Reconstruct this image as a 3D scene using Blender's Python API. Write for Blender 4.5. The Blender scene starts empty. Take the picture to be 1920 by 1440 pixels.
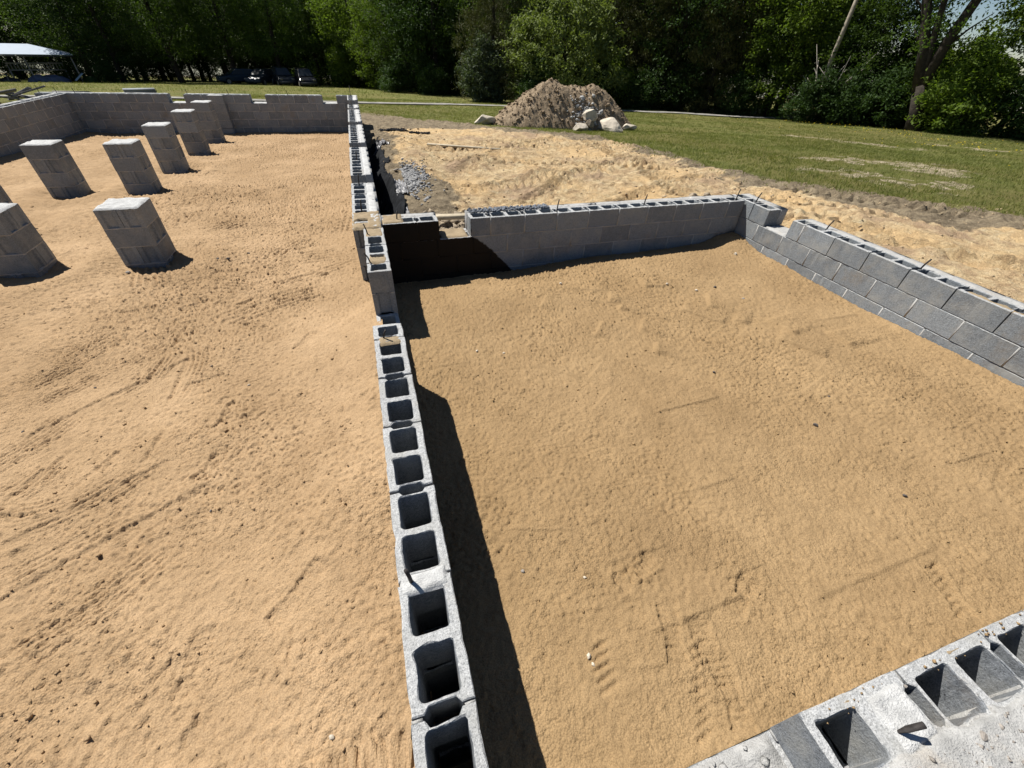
import bpy, bmesh, math, random
import numpy as np
from mathutils import Vector, Matrix

random.seed(7)
RNG = np.random.default_rng(11)
SC = bpy.context.scene
COL = SC.collection

# ------------------------------------------------------------------ camera
PITCH, ROLL, YAW = 0.699301873, 0.0464898741, 0.331369868
_cy, _sy = math.cos(YAW), math.sin(YAW)
_f0, _r0, _u0 = Vector((_sy, _cy, 0)), Vector((_cy, -_sy, 0)), Vector((0, 0, 1))
_f = _f0 * math.cos(PITCH) - _u0 * math.sin(PITCH)
_u = _u0 * math.cos(PITCH) + _f0 * math.sin(PITCH)
_r = _r0 * math.cos(ROLL) + _u * math.sin(ROLL)
_u = _u * math.cos(ROLL) - _r0 * math.sin(ROLL)
cam_data = bpy.data.cameras.new('camera')
cam_data.sensor_fit = 'HORIZONTAL'
cam_data.sensor_width = 36.0
cam_data.lens = 766.534 / 1920 * 36.0
cam_data.clip_start = 0.05
cam_data.clip_end = 2000
cam = bpy.data.objects.new('camera', cam_data)
COL.objects.link(cam)
cam.matrix_world = Matrix(((_r.x, _u.x, -_f.x, 0), (_r.y, _u.y, -_f.y, 0), (_r.z, _u.z, -_f.z, 1.52386), (0, 0, 0, 1)))
SC.camera = cam

# ------------------------------------------------------------------ sky, sun, exposure
SUN_DIR = Vector((0.455, -0.56, -1.0)).normalized()
world = bpy.data.worlds.new('World')
SC.world = world
world.use_nodes = True
_wn = world.node_tree.nodes
_sky = _wn.new('ShaderNodeTexSky')
_sky.sky_type = 'NISHITA'
_sky.sun_disc = False
_sky.sun_elevation = math.asin(-SUN_DIR.z)
_sky.sun_rotation = math.atan2(-SUN_DIR.x, -SUN_DIR.y) % (2 * math.pi)
_sky.air_density = 0.75
_sky.dust_density = 0.0
_sky.ozone_density = 2.0
world.node_tree.links.new(_sky.outputs[0], _wn['Background'].inputs[0])
_wn['Background'].inputs[1].default_value = 0.05
sun_data = bpy.data.lights.new('sun', 'SUN')
sun_data.energy = 5.0
sun_data.angle = math.radians(0.53)
sun_data.color = (1.0, 0.96, 0.89)
sun = bpy.data.objects.new('sun', sun_data)
COL.objects.link(sun)
sun.rotation_euler = SUN_DIR.to_track_quat('-Z', 'Y').to_euler()
sun.location = (-20, 25, 45)
SC.view_settings.view_transform = 'Standard'
SC.view_settings.look = 'None'
SC.view_settings.exposure = 0.55
SC.view_settings.gamma = 1.0
SC.view_settings.use_curve_mapping = False

# ------------------------------------------------------------------ helpers
def obj(name, mesh, parent=None, loc=None, rotz=0.0, kind=None):
    o = bpy.data.objects.new(name, mesh)
    COL.objects.link(o)
    if parent is not None:
        o.parent = parent
    if loc is not None:
        o.location = loc
    if rotz:
        o.rotation_euler = (0, 0, rotz)
    if kind:
        o['kind'] = kind
    return o

def thing(name, label, cat, loc=(0, 0, 0), rotz=0.0, group=None, mesh=None):
    o = obj(name, mesh, None, loc, rotz)
    return tag(o, label, cat, group)

def tag(o, label, cat, group=None):
    o['label'] = label
    o['category'] = cat
    if group:
        o['group'] = group
    return o

def np_mesh(name, V, F, mat, smooth=False):
    """V (n,3) array, F (m,k) array of equal sized faces, or a list of such arrays"""
    me = bpy.data.meshes.new(name)
    V = np.asarray(V, np.float32)
    Fs = F if isinstance(F, list) else [F]
    Fs = [np.asarray(f, np.int32) for f in Fs if len(f)]
    nl = sum(f.size for f in Fs)
    npoly = sum(len(f) for f in Fs)
    me.vertices.add(len(V)); me.vertices.foreach_set('co', V.ravel())
    me.loops.add(nl); me.loops.foreach_set('vertex_index', np.concatenate([f.ravel() for f in Fs]))
    me.polygons.add(npoly)
    tot = np.concatenate([np.full(len(f), f.shape[1], np.int32) for f in Fs])
    st = np.concatenate([[0], np.cumsum(tot)[:-1]]).astype(np.int32)
    me.polygons.foreach_set('loop_start', st)
    me.polygons.foreach_set('loop_total', tot)
    if smooth:
        me.polygons.foreach_set('use_smooth', np.ones(npoly, bool))
    me.materials.append(mat)
    me.update(calc_edges=True)
    return me

def bm_mesh(name, bm, mat, smooth=False):
    me = bpy.data.meshes.new(name)
    bmesh.ops.recalc_face_normals(bm, faces=bm.faces)
    bm.to_mesh(me); bm.free()
    me.materials.append(mat)
    if smooth:
        me.polygons.foreach_set('use_smooth', np.ones(len(me.polygons), bool))
    return me

class Boxes:
    """collects axis aligned (optionally turned) boxes into one mesh"""
    def __init__(s): s.V = []; s.F = []; s.n = 0
    def add(s, x0, x1, y0, y1, z0, z1, M=None):
        v = np.array([(x0, y0, z0), (x1, y0, z0), (x1, y1, z0), (x0, y1, z0), (x0, y0, z1), (x1, y0, z1), (x1, y1, z1), (x0, y1, z1)], float)
        if M is not None:
            v = np.array([M @ Vector(q) for q in v])
        s.V.append(v)
        s.F.append(np.array([(0, 3, 2, 1), (4, 5, 6, 7), (0, 1, 5, 4), (1, 2, 6, 5), (2, 3, 7, 6), (3, 0, 4, 7)]) + s.n)
        s.n += 8
        return s
    def mesh(s, name, mat):
        return np_mesh(name, np.concatenate(s.V), np.concatenate(s.F), mat)

def tube_mesh(name, pts, radii, mat, n=7, bm=None):
    own = bm is None
    if own: bm = bmesh.new()
    rings = []
    pts = [Vector(p) for p in pts]
    for i, p in enumerate(pts):
        d = (pts[min(i + 1, len(pts) - 1)] - pts[max(i - 1, 0)]).normalized()
        a = d.orthogonal().normalized() if abs(d.z) > 0.95 else d.cross(Vector((0, 0, 1))).normalized()
        b = d.cross(a).normalized()
        rings.append([bm.verts.new(p + (a * math.cos(t) + b * math.sin(t)) * radii[i]) for t in [2 * math.pi * k / n for k in range(n)]])
    for r0, r1 in zip(rings[:-1], rings[1:]):
        for k in range(n):
            bm.faces.new((r0[k], r0[(k + 1) % n], r1[(k + 1) % n], r1[k]))
    bm.faces.new(rings[0][::-1]); bm.faces.new(rings[-1])
    if own:
        return bm_mesh(name, bm, mat, True)

# ---- noise
_perm = np.random.default_rng(3).random((256, 256)).astype(np.float32)
def vnoise(x, y):
    xi = np.floor(x).astype(int); yi = np.floor(y).astype(int)
    fx = x - xi; fy = y - yi
    fx = fx * fx * (3 - 2 * fx); fy = fy * fy * (3 - 2 * fy)
    a = _perm[xi & 255, yi & 255]; b = _perm[(xi + 1) & 255, yi & 255]
    c = _perm[xi & 255, (yi + 1) & 255]; d = _perm[(xi + 1) & 255, (yi + 1) & 255]
    return (a + (b - a) * fx) * (1 - fy) + (c + (d - c) * fx) * fy
def fbm(x, y, s=1.0, o=4, g=0.5):
    """about -0.5..0.5"""
    r = np.zeros(np.broadcast(x, y).shape); a = 1.0; t = 0
    for i in range(o):
        r += a * (vnoise(x * s + 17.3 * i, y * s + 5.1 * i) - 0.5); t += a
        a *= g; s *= 2.03
    return r / t
def smooth(e0, e1, x):
    t = np.clip((x - e0) / (e1 - e0), 0, 1)
    return t * t * (3 - 2 * t)
def seg_dist(X, Y, x0, y0, x1, y1):
    dx, dy = x1 - x0, y1 - y0; L = math.hypot(dx, dy) + 1e-9
    t = ((X - x0) * dx + (Y - y0) * dy) / L
    n = ((Y - y0) * dx - (X - x0) * dy) / L
    return t, n, L
def poly_sd(X, Y, P):
    """signed distance to polygon, negative inside"""
    d = np.full(X.shape, 1e9); ins = np.zeros(X.shape, bool)
    for (x0, y0), (x1, y1) in zip(P, P[1:] + P[:1]):
        t, n, L = seg_dist(X, Y, x0, y0, x1, y1)
        tc = np.clip(t, 0, L)
        d = np.minimum(d, np.hypot(t - tc, n))
        if y0 != y1:
            c = ((y0 > Y) != (y1 > Y)) & (X < (x1 - x0) * (Y - y0) / (y1 - y0) + x0)
            ins ^= c
    return np.where(ins, -d, d)
def grid_faces(nx, ny):
    i = np.arange(nx * ny).reshape(ny, nx)
    return np.stack([i[:-1, :-1], i[:-1, 1:], i[1:, 1:], i[1:, :-1]], -1).reshape(-1, 4)

# ------------------------------------------------------------------ materials
def new_mat(name):
    m = bpy.data.materials.new(name)
    m.use_nodes = True
    nt = m.node_tree
    return m, nt, nt.nodes['Principled BSDF']
def N(nt, typ, **kw):
    n = nt.nodes.new(typ)
    for k, v in kw.items():
        if k.startswith('i_'):
            n.inputs[k[2:].replace('_', ' ')].default_value = v
        else:
            setattr(n, k, v)
    return n
def pos(nt, local=False):
    if local:
        return N(nt, 'ShaderNodeTexCoord').outputs['Object']
    return N(nt, 'ShaderNodeNewGeometry').outputs['Position']
def noise(nt, vec, scale, detail=3, rough=0.55):
    n = N(nt, 'ShaderNodeTexNoise')
    n.inputs['Scale'].default_value = scale; n.inputs['Detail'].default_value = detail; n.inputs['Roughness'].default_value = rough
    nt.links.new(vec, n.inputs['Vector'])
    return n.outputs['Fac']
def ramp(nt, fac, stops):
    r = N(nt, 'ShaderNodeValToRGB')
    e = r.color_ramp.elements
    while len(e) < len(stops): e.new(0.5)
    for k, (p, c) in enumerate(stops):
        e[k].position = p
        e[k].color = (c, c, c, 1) if not hasattr(c, '__len__') else (*c, 1)
    nt.links.new(fac, r.inputs['Fac'])
    return r.outputs['Color']
def mix(nt, fac, a, b, mode='MIX'):
    m = N(nt, 'ShaderNodeMix', data_type='RGBA', blend_type=mode)
    for sock, v in ((m.inputs[0], fac), (m.inputs[6], a), (m.inputs[7], b)):
        if isinstance(v, (int, float)): sock.default_value = v
        elif isinstance(v, tuple): sock.default_value = (*v, 1)
        else: nt.links.new(v, sock)
    return m.outputs[2]
def math_n(nt, op, a, b=0.0):
    m = N(nt, 'ShaderNodeMath', operation=op)
    for s, v in ((m.inputs[0], a), (m.inputs[1], b)):
        if isinstance(v, (int, float)): s.default_value = v
        else: nt.links.new(v, s)
    return m.outputs[0]
def bump(nt, bsdf, h, strength, dist, prev=None):
    b = N(nt, 'ShaderNodeBump')
    b.inputs['Strength'].default_value = strength; b.inputs['Distance'].default_value = dist
    nt.links.new(h, b.inputs['Height'])
    if prev is not None: nt.links.new(prev, b.inputs['Normal'])
    nt.links.new(b.outputs[0], bsdf.inputs['Normal'])
    return b.outputs[0]
def simple_mat(name, col, rough=0.8, var=0.25, scale=8.0, metal=0.0, bmp=0.0, bscale=60):
    m, nt, b = new_mat(name)
    P = pos(nt)
    n = noise(nt, P, scale, 4)
    lo = tuple(c * (1 - var) for c in col); hi = tuple(min(1, c * (1 + var)) for c in col)
    nt.links.new(ramp(nt, n, [(0.3, lo), (0.7, hi)]), b.inputs['Base Color'])
    b.inputs['Roughness'].default_value = rough; b.inputs['Metallic'].default_value = metal
    b.inputs['Specular IOR Level'].default_value = 0.3
    if bmp: bump(nt, b, noise(nt, P, bscale, 4), 0.8, bmp)
    return m

def sand_mat(name, a, b_, c, grain=1.0):
    m, nt, b = new_mat(name)
    P = pos(nt)
    big = noise(nt, P, 1.1, 5, 0.6)
    mid = noise(nt, P, 9.0, 4, 0.6)
    fine = noise(nt, P, 190.0, 3, 0.7)
    col = ramp(nt, big, [(0.3, a), (0.52, b_), (0.72, c)])
    col = mix(nt, 0.35, col, ramp(nt, mid, [(0.3, (0.75, 0.73, 0.70)), (0.7, (1.12, 1.1, 1.08))]), 'MULTIPLY')
    col = mix(nt, 0.6, col, ramp(nt, fine, [(0.30, (0.40, 0.37, 0.34)), (0.5, (1, 1, 1)), (0.72, (1.5, 1.48, 1.43))]), 'MULTIPLY')
    nt.links.new(col, b.inputs['Base Color'])
    b.inputs['Roughness'].default_value = 0.95; b.inputs['Specular IOR Level'].default_value = 0.1
    v = N(nt, 'ShaderNodeTexVoronoi', feature='F1'); v.inputs['Scale'].default_value = 95.0
    nt.links.new(P, v.inputs['Vector'])
    h1 = math_n(nt, 'SUBTRACT', 0.5, v.outputs['Distance'])
    hm = math_n(nt, 'MULTIPLY', h1, ramp(nt, noise(nt, P, 2.6, 4), [(0.36, 0.25), (0.62, 1.0)]))
    p1 = bump(nt, b, hm, 0.6 * grain, 0.008)
    bump(nt, b, fine, 0.7, 0.004, p1)
    return m

M_SAND_R = sand_mat('tan_sand', (0.265, 0.178, 0.092), (0.305, 0.208, 0.110), (0.345, 0.238, 0.128))
M_SAND_L = sand_mat('pale_sand', (0.325, 0.220, 0.124), (0.385, 0.266, 0.155), (0.45, 0.315, 0.189))

def block_mat(name, base, spread=0.12, tint=(1, 1, 1), blotch=True):
    m, nt, b = new_mat(name)
    P = pos(nt)
    info = N(nt, 'ShaderNodeObjectInfo')
    off = N(nt, 'ShaderNodeVectorMath', operation='ADD')
    nt.links.new(P, off.inputs[0])
    sp = noise(nt, P, 240.0, 2, 0.7)
    c0 = tuple(base * t for t in tint)
    col = ramp(nt, sp, [(0.30, tuple(c * 0.45 for c in c0)), (0.47, c0), (0.8, tuple(min(0.9, c * 1.35) for c in c0))])
    rnd = math_n(nt, 'ADD', math_n(nt, 'MULTIPLY', info.outputs['Random'], 2 * spread), 1 - spread)
    cc = N(nt, 'ShaderNodeCombineColor')
    for k in range(3): nt.links.new(rnd, cc.inputs[k])
    col = mix(nt, 1.0, col, cc.outputs[0], 'MULTIPLY')
    col = mix(nt, 0.7, col, ramp(nt, noise(nt, P, 75.0, 4, 0.75), [(0.32, (0.55, 0.56, 0.57)), (0.5, (1, 1, 1)), (0.7, (1.4, 1.39, 1.37))]), 'MULTIPLY')
    if blotch:
        bl = noise(nt, P, 5.0, 5, 0.65)
        col = mix(nt, ramp(nt, bl, [(0.48, 0.0), (0.70, 0.65)]), col, (0.34, 0.335, 0.31))
        st = noise(nt, P, 2.3, 6, 0.7)
        col = mix(nt, ramp(nt, st, [(0.56, 0.0), (0.72, 0.55)]), col, (0.25, 0.20, 0.14))
    nt.links.new(col, b.inputs['Base Color'])
    b.inputs['Roughness'].default_value = 0.95; b.inputs['Specular IOR Level'].default_value = 0.15
    p1 = bump(nt, b, noise(nt, P, 110.0, 4, 0.75), 0.9, 0.006)
    bump(nt, b, noise(nt, P, 18.0, 3, 0.6), 0.4, 0.007, p1)
    return m

M_BLOCK = block_mat('concrete_block', 0.245, 0.17, (0.92, 1.0, 1.07))
M_BLOCK_W = block_mat('concrete_block_pale', 0.23, 0.07, (0.94, 1.0, 1.07))
M_BLOCK_TOP = block_mat('pale_block_top', 0.41, 0.08, (0.99, 1.0, 1.0))  # paler block tone, used on upward faces only
M_SOLID = block_mat('solid_block', 0.34, 0.08, (1.0, 1.0, 0.99))

def mortar_mat(name, c, stain=0.5):
    m, nt, b = new_mat(name)
    P = pos(nt)
    n1 = noise(nt, P, 14.0, 5, 0.65); n2 = noise(nt, P, 160.0, 3, 0.7)
    col = ramp(nt, n1, [(0.3, tuple(x * 0.72 for x in c)), (0.6, c)])
    col = mix(nt, 0.5, col, ramp(nt, n2, [(0.3, (0.7, 0.7, 0.7)), (0.6, (1.1, 1.1, 1.1))]), 'MULTIPLY')
    col = mix(nt, ramp(nt, noise(nt, P, 7.0, 4, 0.6), [(0.54, 0.0), (0.68, stain)]), col, (0.31, 0.23, 0.14))
    nt.links.new(col, b.inputs['Base Color'])
    b.inputs['Roughness'].default_value = 0.95; b.inputs['Specular IOR Level'].default_value = 0.15
    p1 = bump(nt, b, n2, 0.9, 0.006)
    bump(nt, b, noise(nt, P, 40.0, 4, 0.6), 0.5, 0.006, p1)
    return m
M_MORTAR = mortar_mat('mortar', (0.46, 0.455, 0.44), 0.3)
M_MORTAR_SANDY = mortar_mat('sandy_mortar', (0.36, 0.28, 0.18), 0.8)
M_MORTAR_WHITE = mortar_mat('white_grout', (0.56, 0.56, 0.55), 0.0)
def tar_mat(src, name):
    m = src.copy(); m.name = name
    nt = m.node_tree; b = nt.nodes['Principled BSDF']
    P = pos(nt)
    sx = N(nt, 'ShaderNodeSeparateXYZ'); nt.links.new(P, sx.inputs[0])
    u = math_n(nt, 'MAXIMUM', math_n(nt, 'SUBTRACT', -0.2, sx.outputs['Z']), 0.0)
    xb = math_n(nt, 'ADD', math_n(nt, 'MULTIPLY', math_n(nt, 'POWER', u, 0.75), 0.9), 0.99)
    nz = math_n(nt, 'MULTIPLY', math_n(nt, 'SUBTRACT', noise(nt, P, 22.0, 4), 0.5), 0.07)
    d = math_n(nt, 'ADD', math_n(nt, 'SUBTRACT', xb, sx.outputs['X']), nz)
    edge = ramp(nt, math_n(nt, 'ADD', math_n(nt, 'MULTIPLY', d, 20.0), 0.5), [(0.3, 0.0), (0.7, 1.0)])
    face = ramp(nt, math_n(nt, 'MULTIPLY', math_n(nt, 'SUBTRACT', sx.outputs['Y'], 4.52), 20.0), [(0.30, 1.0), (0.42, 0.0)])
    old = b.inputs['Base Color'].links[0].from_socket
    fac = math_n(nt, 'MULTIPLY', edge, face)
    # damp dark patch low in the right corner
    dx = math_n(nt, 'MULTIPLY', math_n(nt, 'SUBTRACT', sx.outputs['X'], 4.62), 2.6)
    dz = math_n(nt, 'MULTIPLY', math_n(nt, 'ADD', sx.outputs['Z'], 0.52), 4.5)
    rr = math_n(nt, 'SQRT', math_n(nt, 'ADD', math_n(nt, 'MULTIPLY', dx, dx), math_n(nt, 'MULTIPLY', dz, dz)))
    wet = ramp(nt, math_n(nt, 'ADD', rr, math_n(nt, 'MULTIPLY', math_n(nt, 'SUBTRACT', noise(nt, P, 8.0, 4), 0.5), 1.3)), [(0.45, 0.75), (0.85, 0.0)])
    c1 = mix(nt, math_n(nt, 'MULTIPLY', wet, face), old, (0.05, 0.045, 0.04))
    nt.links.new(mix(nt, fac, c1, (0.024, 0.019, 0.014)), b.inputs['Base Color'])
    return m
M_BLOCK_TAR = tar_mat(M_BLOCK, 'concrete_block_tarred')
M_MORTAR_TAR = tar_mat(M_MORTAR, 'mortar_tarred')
M_REBAR = simple_mat('rebar_steel', (0.045, 0.040, 0.038), 0.7, 0.4, 60, 0.3, 0.002, 200)
M_STONE = simple_mat('pale_stone', (0.52, 0.46, 0.37), 0.9, 0.25, 6, 0, 0.02, 9)
M_PEBBLE = simple_mat('pebble', (0.28, 0.25, 0.22), 0.8, 0.3, 40, 0, 0.003, 200)
M_PEBBLE_D = simple_mat('dark_pebble', (0.09, 0.08, 0.075), 0.8, 0.3, 40, 0, 0.003, 200)
M_GRAVEL = simple_mat('blue_grey_gravel', (0.15, 0.165, 0.19), 0.8, 0.55, 30)
M_GRAVEL_TAN = simple_mat('rubble', (0.26, 0.21, 0.15), 0.9, 0.35, 20)
M_CLOD = simple_mat('soil_clod', (0.40, 0.305, 0.19), 0.95, 0.45, 5, 0, 0.01, 60)
M_PLASTIC = None
def plastic_mat(name, c, rough, spec=0.5):
    m, nt, b = new_mat(name)
    P = pos(nt)
    n = noise(nt, P, 6.0, 4, 0.6)
    nt.links.new(ramp(nt, n, [(0.4, c), (0.75, tuple(min(1, x * 1.8 + 0.01) for x in c))]), b.inputs['Base Color'])
    b.inputs['Roughness'].default_value = rough; b.inputs['Specular IOR Level'].default_value = spec
    bump(nt, b, noise(nt, P, 25.0, 3, 0.6), 0.5, 0.02)
    return m
M_PLASTIC = plastic_mat('black_plastic', (0.004, 0.005, 0.007), 0.85, 0.12)
M_PLASTIC_W = plastic_mat('clear_plastic', (0.15, 0.15, 0.155), 0.4)
M_WOOD = simple_mat('weathered_wood', (0.42, 0.34, 0.24), 0.85, 0.3, 14)
M_WOOD_GREY = simple_mat('grey_wood', (0.22, 0.21, 0.20), 0.85, 0.35, 10)
M_WOOD_PALE = simple_mat('pale_wood', (0.42, 0.36, 0.26), 0.85, 0.2, 14)
M_POLE = simple_mat('pole_wood', (0.30, 0.26, 0.21), 0.9, 0.3, 5, 0, 0.01, 12)
M_BARK = simple_mat('bark', (0.042, 0.034, 0.027), 0.95, 0.4, 7, 0, 0.03, 18)
M_BARK_PALE = simple_mat('dead_branch', (0.42, 0.38, 0.33), 0.95, 0.3, 9)
M_ROOF = simple_mat('pale_blue_roof', (0.23, 0.30, 0.39), 0.6, 0.06, 3)
M_DARKMETAL = simple_mat('dark_metal', (0.05, 0.055, 0.06), 0.5, 0.3, 5)
M_TARP = simple_mat('blue_tarp', (0.09, 0.11, 0.17), 0.6, 0.4, 3)
M_PANEL = simple_mat('pale_panel', (0.45, 0.55, 0.62), 0.4, 0.1, 3)
M_GLASS = simple_mat('car_glass', (0.03, 0.035, 0.04), 0.08, 0.1, 2)
M_TYRE = simple_mat('tyre', (0.02, 0.02, 0.02), 0.9, 0.2, 8)
M_LAMP = simple_mat('lamp_lens', (0.16, 0.16, 0.15), 0.15, 0.1, 8)
M_GROUNDROAD = simple_mat('gravel_track', (0.25, 0.24, 0.215), 0.95, 0.3, 2.5, 0, 0.02, 30)

def leaf_mat(name, lo, hi, trans=0.35):
    m, nt, b = new_mat(name)
    P = pos(nt)
    info = N(nt, 'ShaderNodeObjectInfo')
    n = noise(nt, P, 2.2, 4, 0.7)
    col = ramp(nt, n, [(0.3, lo), (0.7, hi)])
    r2 = math_n(nt, 'ADD', math_n(nt, 'MULTIPLY', info.outputs['Random'], 0.5), 0.75)
    cc = N(nt, 'ShaderNodeCombineColor')
    for k in range(3): nt.links.new(r2, cc.inputs[k])
    col = mix(nt, 1.0, col, cc.outputs[0], 'MULTIPLY')
    nt.links.new(col, b.inputs['Base Color'])
    b.inputs['Roughness'].default_value = 0.65; b.inputs['Specular IOR Level'].default_value = 0.12
    t = N(nt, 'ShaderNodeBsdfTranslucent')
    nt.links.new(mix(nt, 1.0, col, (1.35, 1.5, 0.55), 'MULTIPLY'), t.inputs['Color'])
    ms = N(nt, 'ShaderNodeMixShader'); ms.inputs[0].default_value = trans
    nt.links.new(b.outputs[0], ms.inputs[1]); nt.links.new(t.outputs[0], ms.inputs[2])
    nt.links.new(ms.outputs[0], nt.nodes['Material Output'].inputs['Surface'])
    return m
M_LEAF = leaf_mat('broad_leaf', (0.040, 0.072, 0.014), (0.082, 0.125, 0.030), 0.33)
M_LEAF_B = leaf_mat('bright_leaf', (0.080, 0.128, 0.020), (0.150, 0.205, 0.042), 0.42)
M_LEAF_D = leaf_mat('dark_leaf', (0.024, 0.048, 0.013), (0.050, 0.086, 0.024), 0.22)
M_LEAF_O = leaf_mat('olive_leaf', (0.085, 0.11, 0.032), (0.15, 0.18, 0.06), 0.25)
M_LEAF_C = leaf_mat('cedar_leaf', (0.042, 0.050, 0.018), (0.085, 0.085, 0.034), 0.12)
M_LEAF_G = leaf_mat('grey_green_leaf', (0.075, 0.10, 0.055), (0.12, 0.155, 0.09), 0.2)
M_GRASS = leaf_mat('grass_blade', (0.110, 0.132, 0.036), (0.205, 0.205, 0.075), 0.3)
M_FLOWER = simple_mat('yellow_flower', (0.72, 0.55, 0.03), 0.8, 0.1, 5)

def ground_mat():
    m, nt, b = new_mat('yard_ground')
    P = pos(nt)
    at = N(nt, 'ShaderNodeAttribute', attribute_name='cover')
    sep = N(nt, 'ShaderNodeSeparateColor'); nt.links.new(at.outputs['Color'], sep.inputs[0])
    n1 = noise(nt, P, 0.35, 5, 0.6); n2 = noise(nt, P, 2.2, 5, 0.65); n3 = noise(nt, P, 30.0, 4, 0.7)
    n4 = noise(nt, P, 7.0, 5, 0.7)
    grass = ramp(nt, n2, [(0.28, (0.100, 0.118, 0.034)), (0.5, (0.165, 0.175, 0.054)), (0.75, (0.26, 0.24, 0.095))])
    grass = mix(nt, ramp(nt, n1, [(0.42, 0.0), (0.62, 0.7)]), grass, (0.22, 0.185, 0.075))
    grass = mix(nt, ramp(nt, n2, [(0.60, 0.0), (0.72, 0.5)]), grass, (0.34, 0.28, 0.16))
    grass = mix(nt, 0.5, grass, ramp(nt, n3, [(0.3, (0.55, 0.6, 0.5)), (0.65, (1.2, 1.2, 1.1))]), 'MULTIPLY')
    brown = ramp(nt, n4, [(0.3, (0.14, 0.110, 0.075)), (0.5, (0.25, 0.20, 0.135)), (0.72, (0.42, 0.345, 0.235))])
    yellow = ramp(nt, n4, [(0.28, (0.24, 0.165, 0.10)), (0.42, (0.56, 0.40, 0.23)), (0.56, (0.74, 0.57, 0.335)), (0.75, (0.78, 0.67, 0.46))])
    yellow = mix(nt, ramp(nt, n2, [(0.52, 0.0), (0.68, 0.6)]), yellow, (0.50, 0.33, 0.19))
    mp = N(nt, 'ShaderNodeMapping'); mp.inputs['Rotation'].default_value = (0, 0, -0.12); mp.inputs['Scale'].default_value = (1.1, 6.5, 1.0)
    nt.links.new(P, mp.inputs['Vector'])
    streak = noise(nt, mp.outputs[0], 1.6, 5, 0.7)
    yellow = mix(nt, ramp(nt, streak, [(0.50, 0.0), (0.66, 0.75)]), yellow, (0.40, 0.27, 0.16))
    yellow = mix(nt, ramp(nt, streak, [(0.26, 0.7), (0.42, 0.0)]), yellow, (0.74, 0.63, 0.42))
    pt = noise(nt, P, 0.75, 5, 0.65)
    yellow = mix(nt, ramp(nt, pt, [(0.50, 0.0), (0.60, 0.75)]), yellow, (0.74, 0.515, 0.27))
    yellow = mix(nt, ramp(nt, pt, [(0.36, 0.8), (0.46, 0.0)]), yellow, (0.46, 0.325, 0.215))
    brown = mix(nt, ramp(nt, streak, [(0.48, 0.0), (0.66, 0.7)]), brown, (0.45, 0.36, 0.235))
    straw = ramp(nt, n4, [(0.38, (0.15, 0.13, 0.065)), (0.58, (0.52, 0.44, 0.30))])
    def soft(ch, k=0.30):
        s = math_n(nt, 'ADD', sep.outputs[ch], math_n(nt, 'MULTIPLY', math_n(nt, 'SUBTRACT', n4, 0.5), k * 2.4))
        return ramp(nt, s, [(0.40, 0.0), (0.60, 1.0)])
    col = mix(nt, soft(1), brown, yellow)
    col = mix(nt, soft(0), col, grass)
    col = mix(nt, soft(2), col, straw)
    col = mix(nt, 0.4, col, ramp(nt, noise(nt, P, 90.0, 3, 0.7), [(0.3, (0.6, 0.6, 0.6)), (0.7, (1.2, 1.2, 1.2))]), 'MULTIPLY')
    nt.links.new(col, b.inputs['Base Color'])
    b.inputs['Roughness'].default_value = 0.97; b.inputs['Specular IOR Level'].default_value = 0.08
    p1 = bump(nt, b, n3, 1.0, 0.06)
    bump(nt, b, noise(nt, P, 80.0, 3, 0.7), 0.9, 0.016, p1)
    return m
M_GROUND = ground_mat()
def pile_mat():
    m, nt, b = new_mat('heaped_soil')
    P = pos(nt)
    n4 = noise(nt, P, 6.0, 5, 0.7); n3 = noise(nt, P, 40.0, 4, 0.7)
    col = ramp(nt, n4, [(0.3, (0.20, 0.148, 0.096)), (0.5, (0.31, 0.238, 0.16)), (0.72, (0.43, 0.335, 0.23))])
    col = mix(nt, 0.45, col, ramp(nt, n3, [(0.3, (0.55, 0.55, 0.55)), (0.65, (1.25, 1.25, 1.25))]), 'MULTIPLY')
    nt.links.new(col, b.inputs['Base Color'])
    b.inputs['Roughness'].default_value = 0.97; b.inputs['Specular IOR Level'].default_value = 0.08
    p1 = bump(nt, b, n3, 0.9, 0.035)
    bump(nt, b, noise(nt, P, 12.0, 4, 0.6), 0.6, 0.06, p1)
    return m
M_PILE = pile_mat()

# ------------------------------------------------------------------ ground outside the foundation
def sp(x): return 0.5 * (x + np.sqrt(x * x + 4))
def base_z(x, y):
    return -0.33 - 0.064 * sp(0.325 * x + 0.946 * y - 9) - 0.024 * sp(-x - 9)

GRASS_EDGE = [(-60, 24), (-9, 19.5), (-3, 20.5), (0.39, 21.6), (1.71, 19.2), (3.64, 16.9), (4.6, 15.2), (5.6, 14.5), (6.9, 13.2), (7.0, 10.4), (7.1, 8.4), (7.6, 6.7), (8.2, 5.7), (9.2, 4.9), (11.5, 3.6), (16, 1.5), (25, -3), (140, -30), (140, 150), (-150, 150), (-150, 20)]
YELLOW = [(0.75, 14.3), (2.0, 15.3), (3.64, 14.9), (5.69, 13.15), (6.42, 11.2), (6.45, 8.7), (6.6, 6.4), (7.1, 4.7), (8.6, 3.3), (12.5, 0.3), (12, -4), (5.0, -4), (5.05, 4.9), (2.2, 4.9), (1.2, 5.6), (0.92, 7.6), (0.92, 10)]
STRAW = [[(10.6, 9.1), (12.1, 8.8), (13.8, 7.9), (13.6, 7.0), (12.5, 6.3), (11.5, 7.2), (12.6, 7.5), (11.4, 8.2)],
         [(16.1, 14.7), (16.9, 12.6), (17.5, 10.8), (17.0, 10.8), (16.4, 12.3), (15.8, 14.2)],
         [(20.5, 12.0), (21.4, 10.0), (20.9, 9.9), (20.0, 11.6)],
         [(9.4, 7.6), (10.4, 7.0), (11.2, 5.9), (10.6, 5.8), (9.6, 6.7)]]

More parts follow.
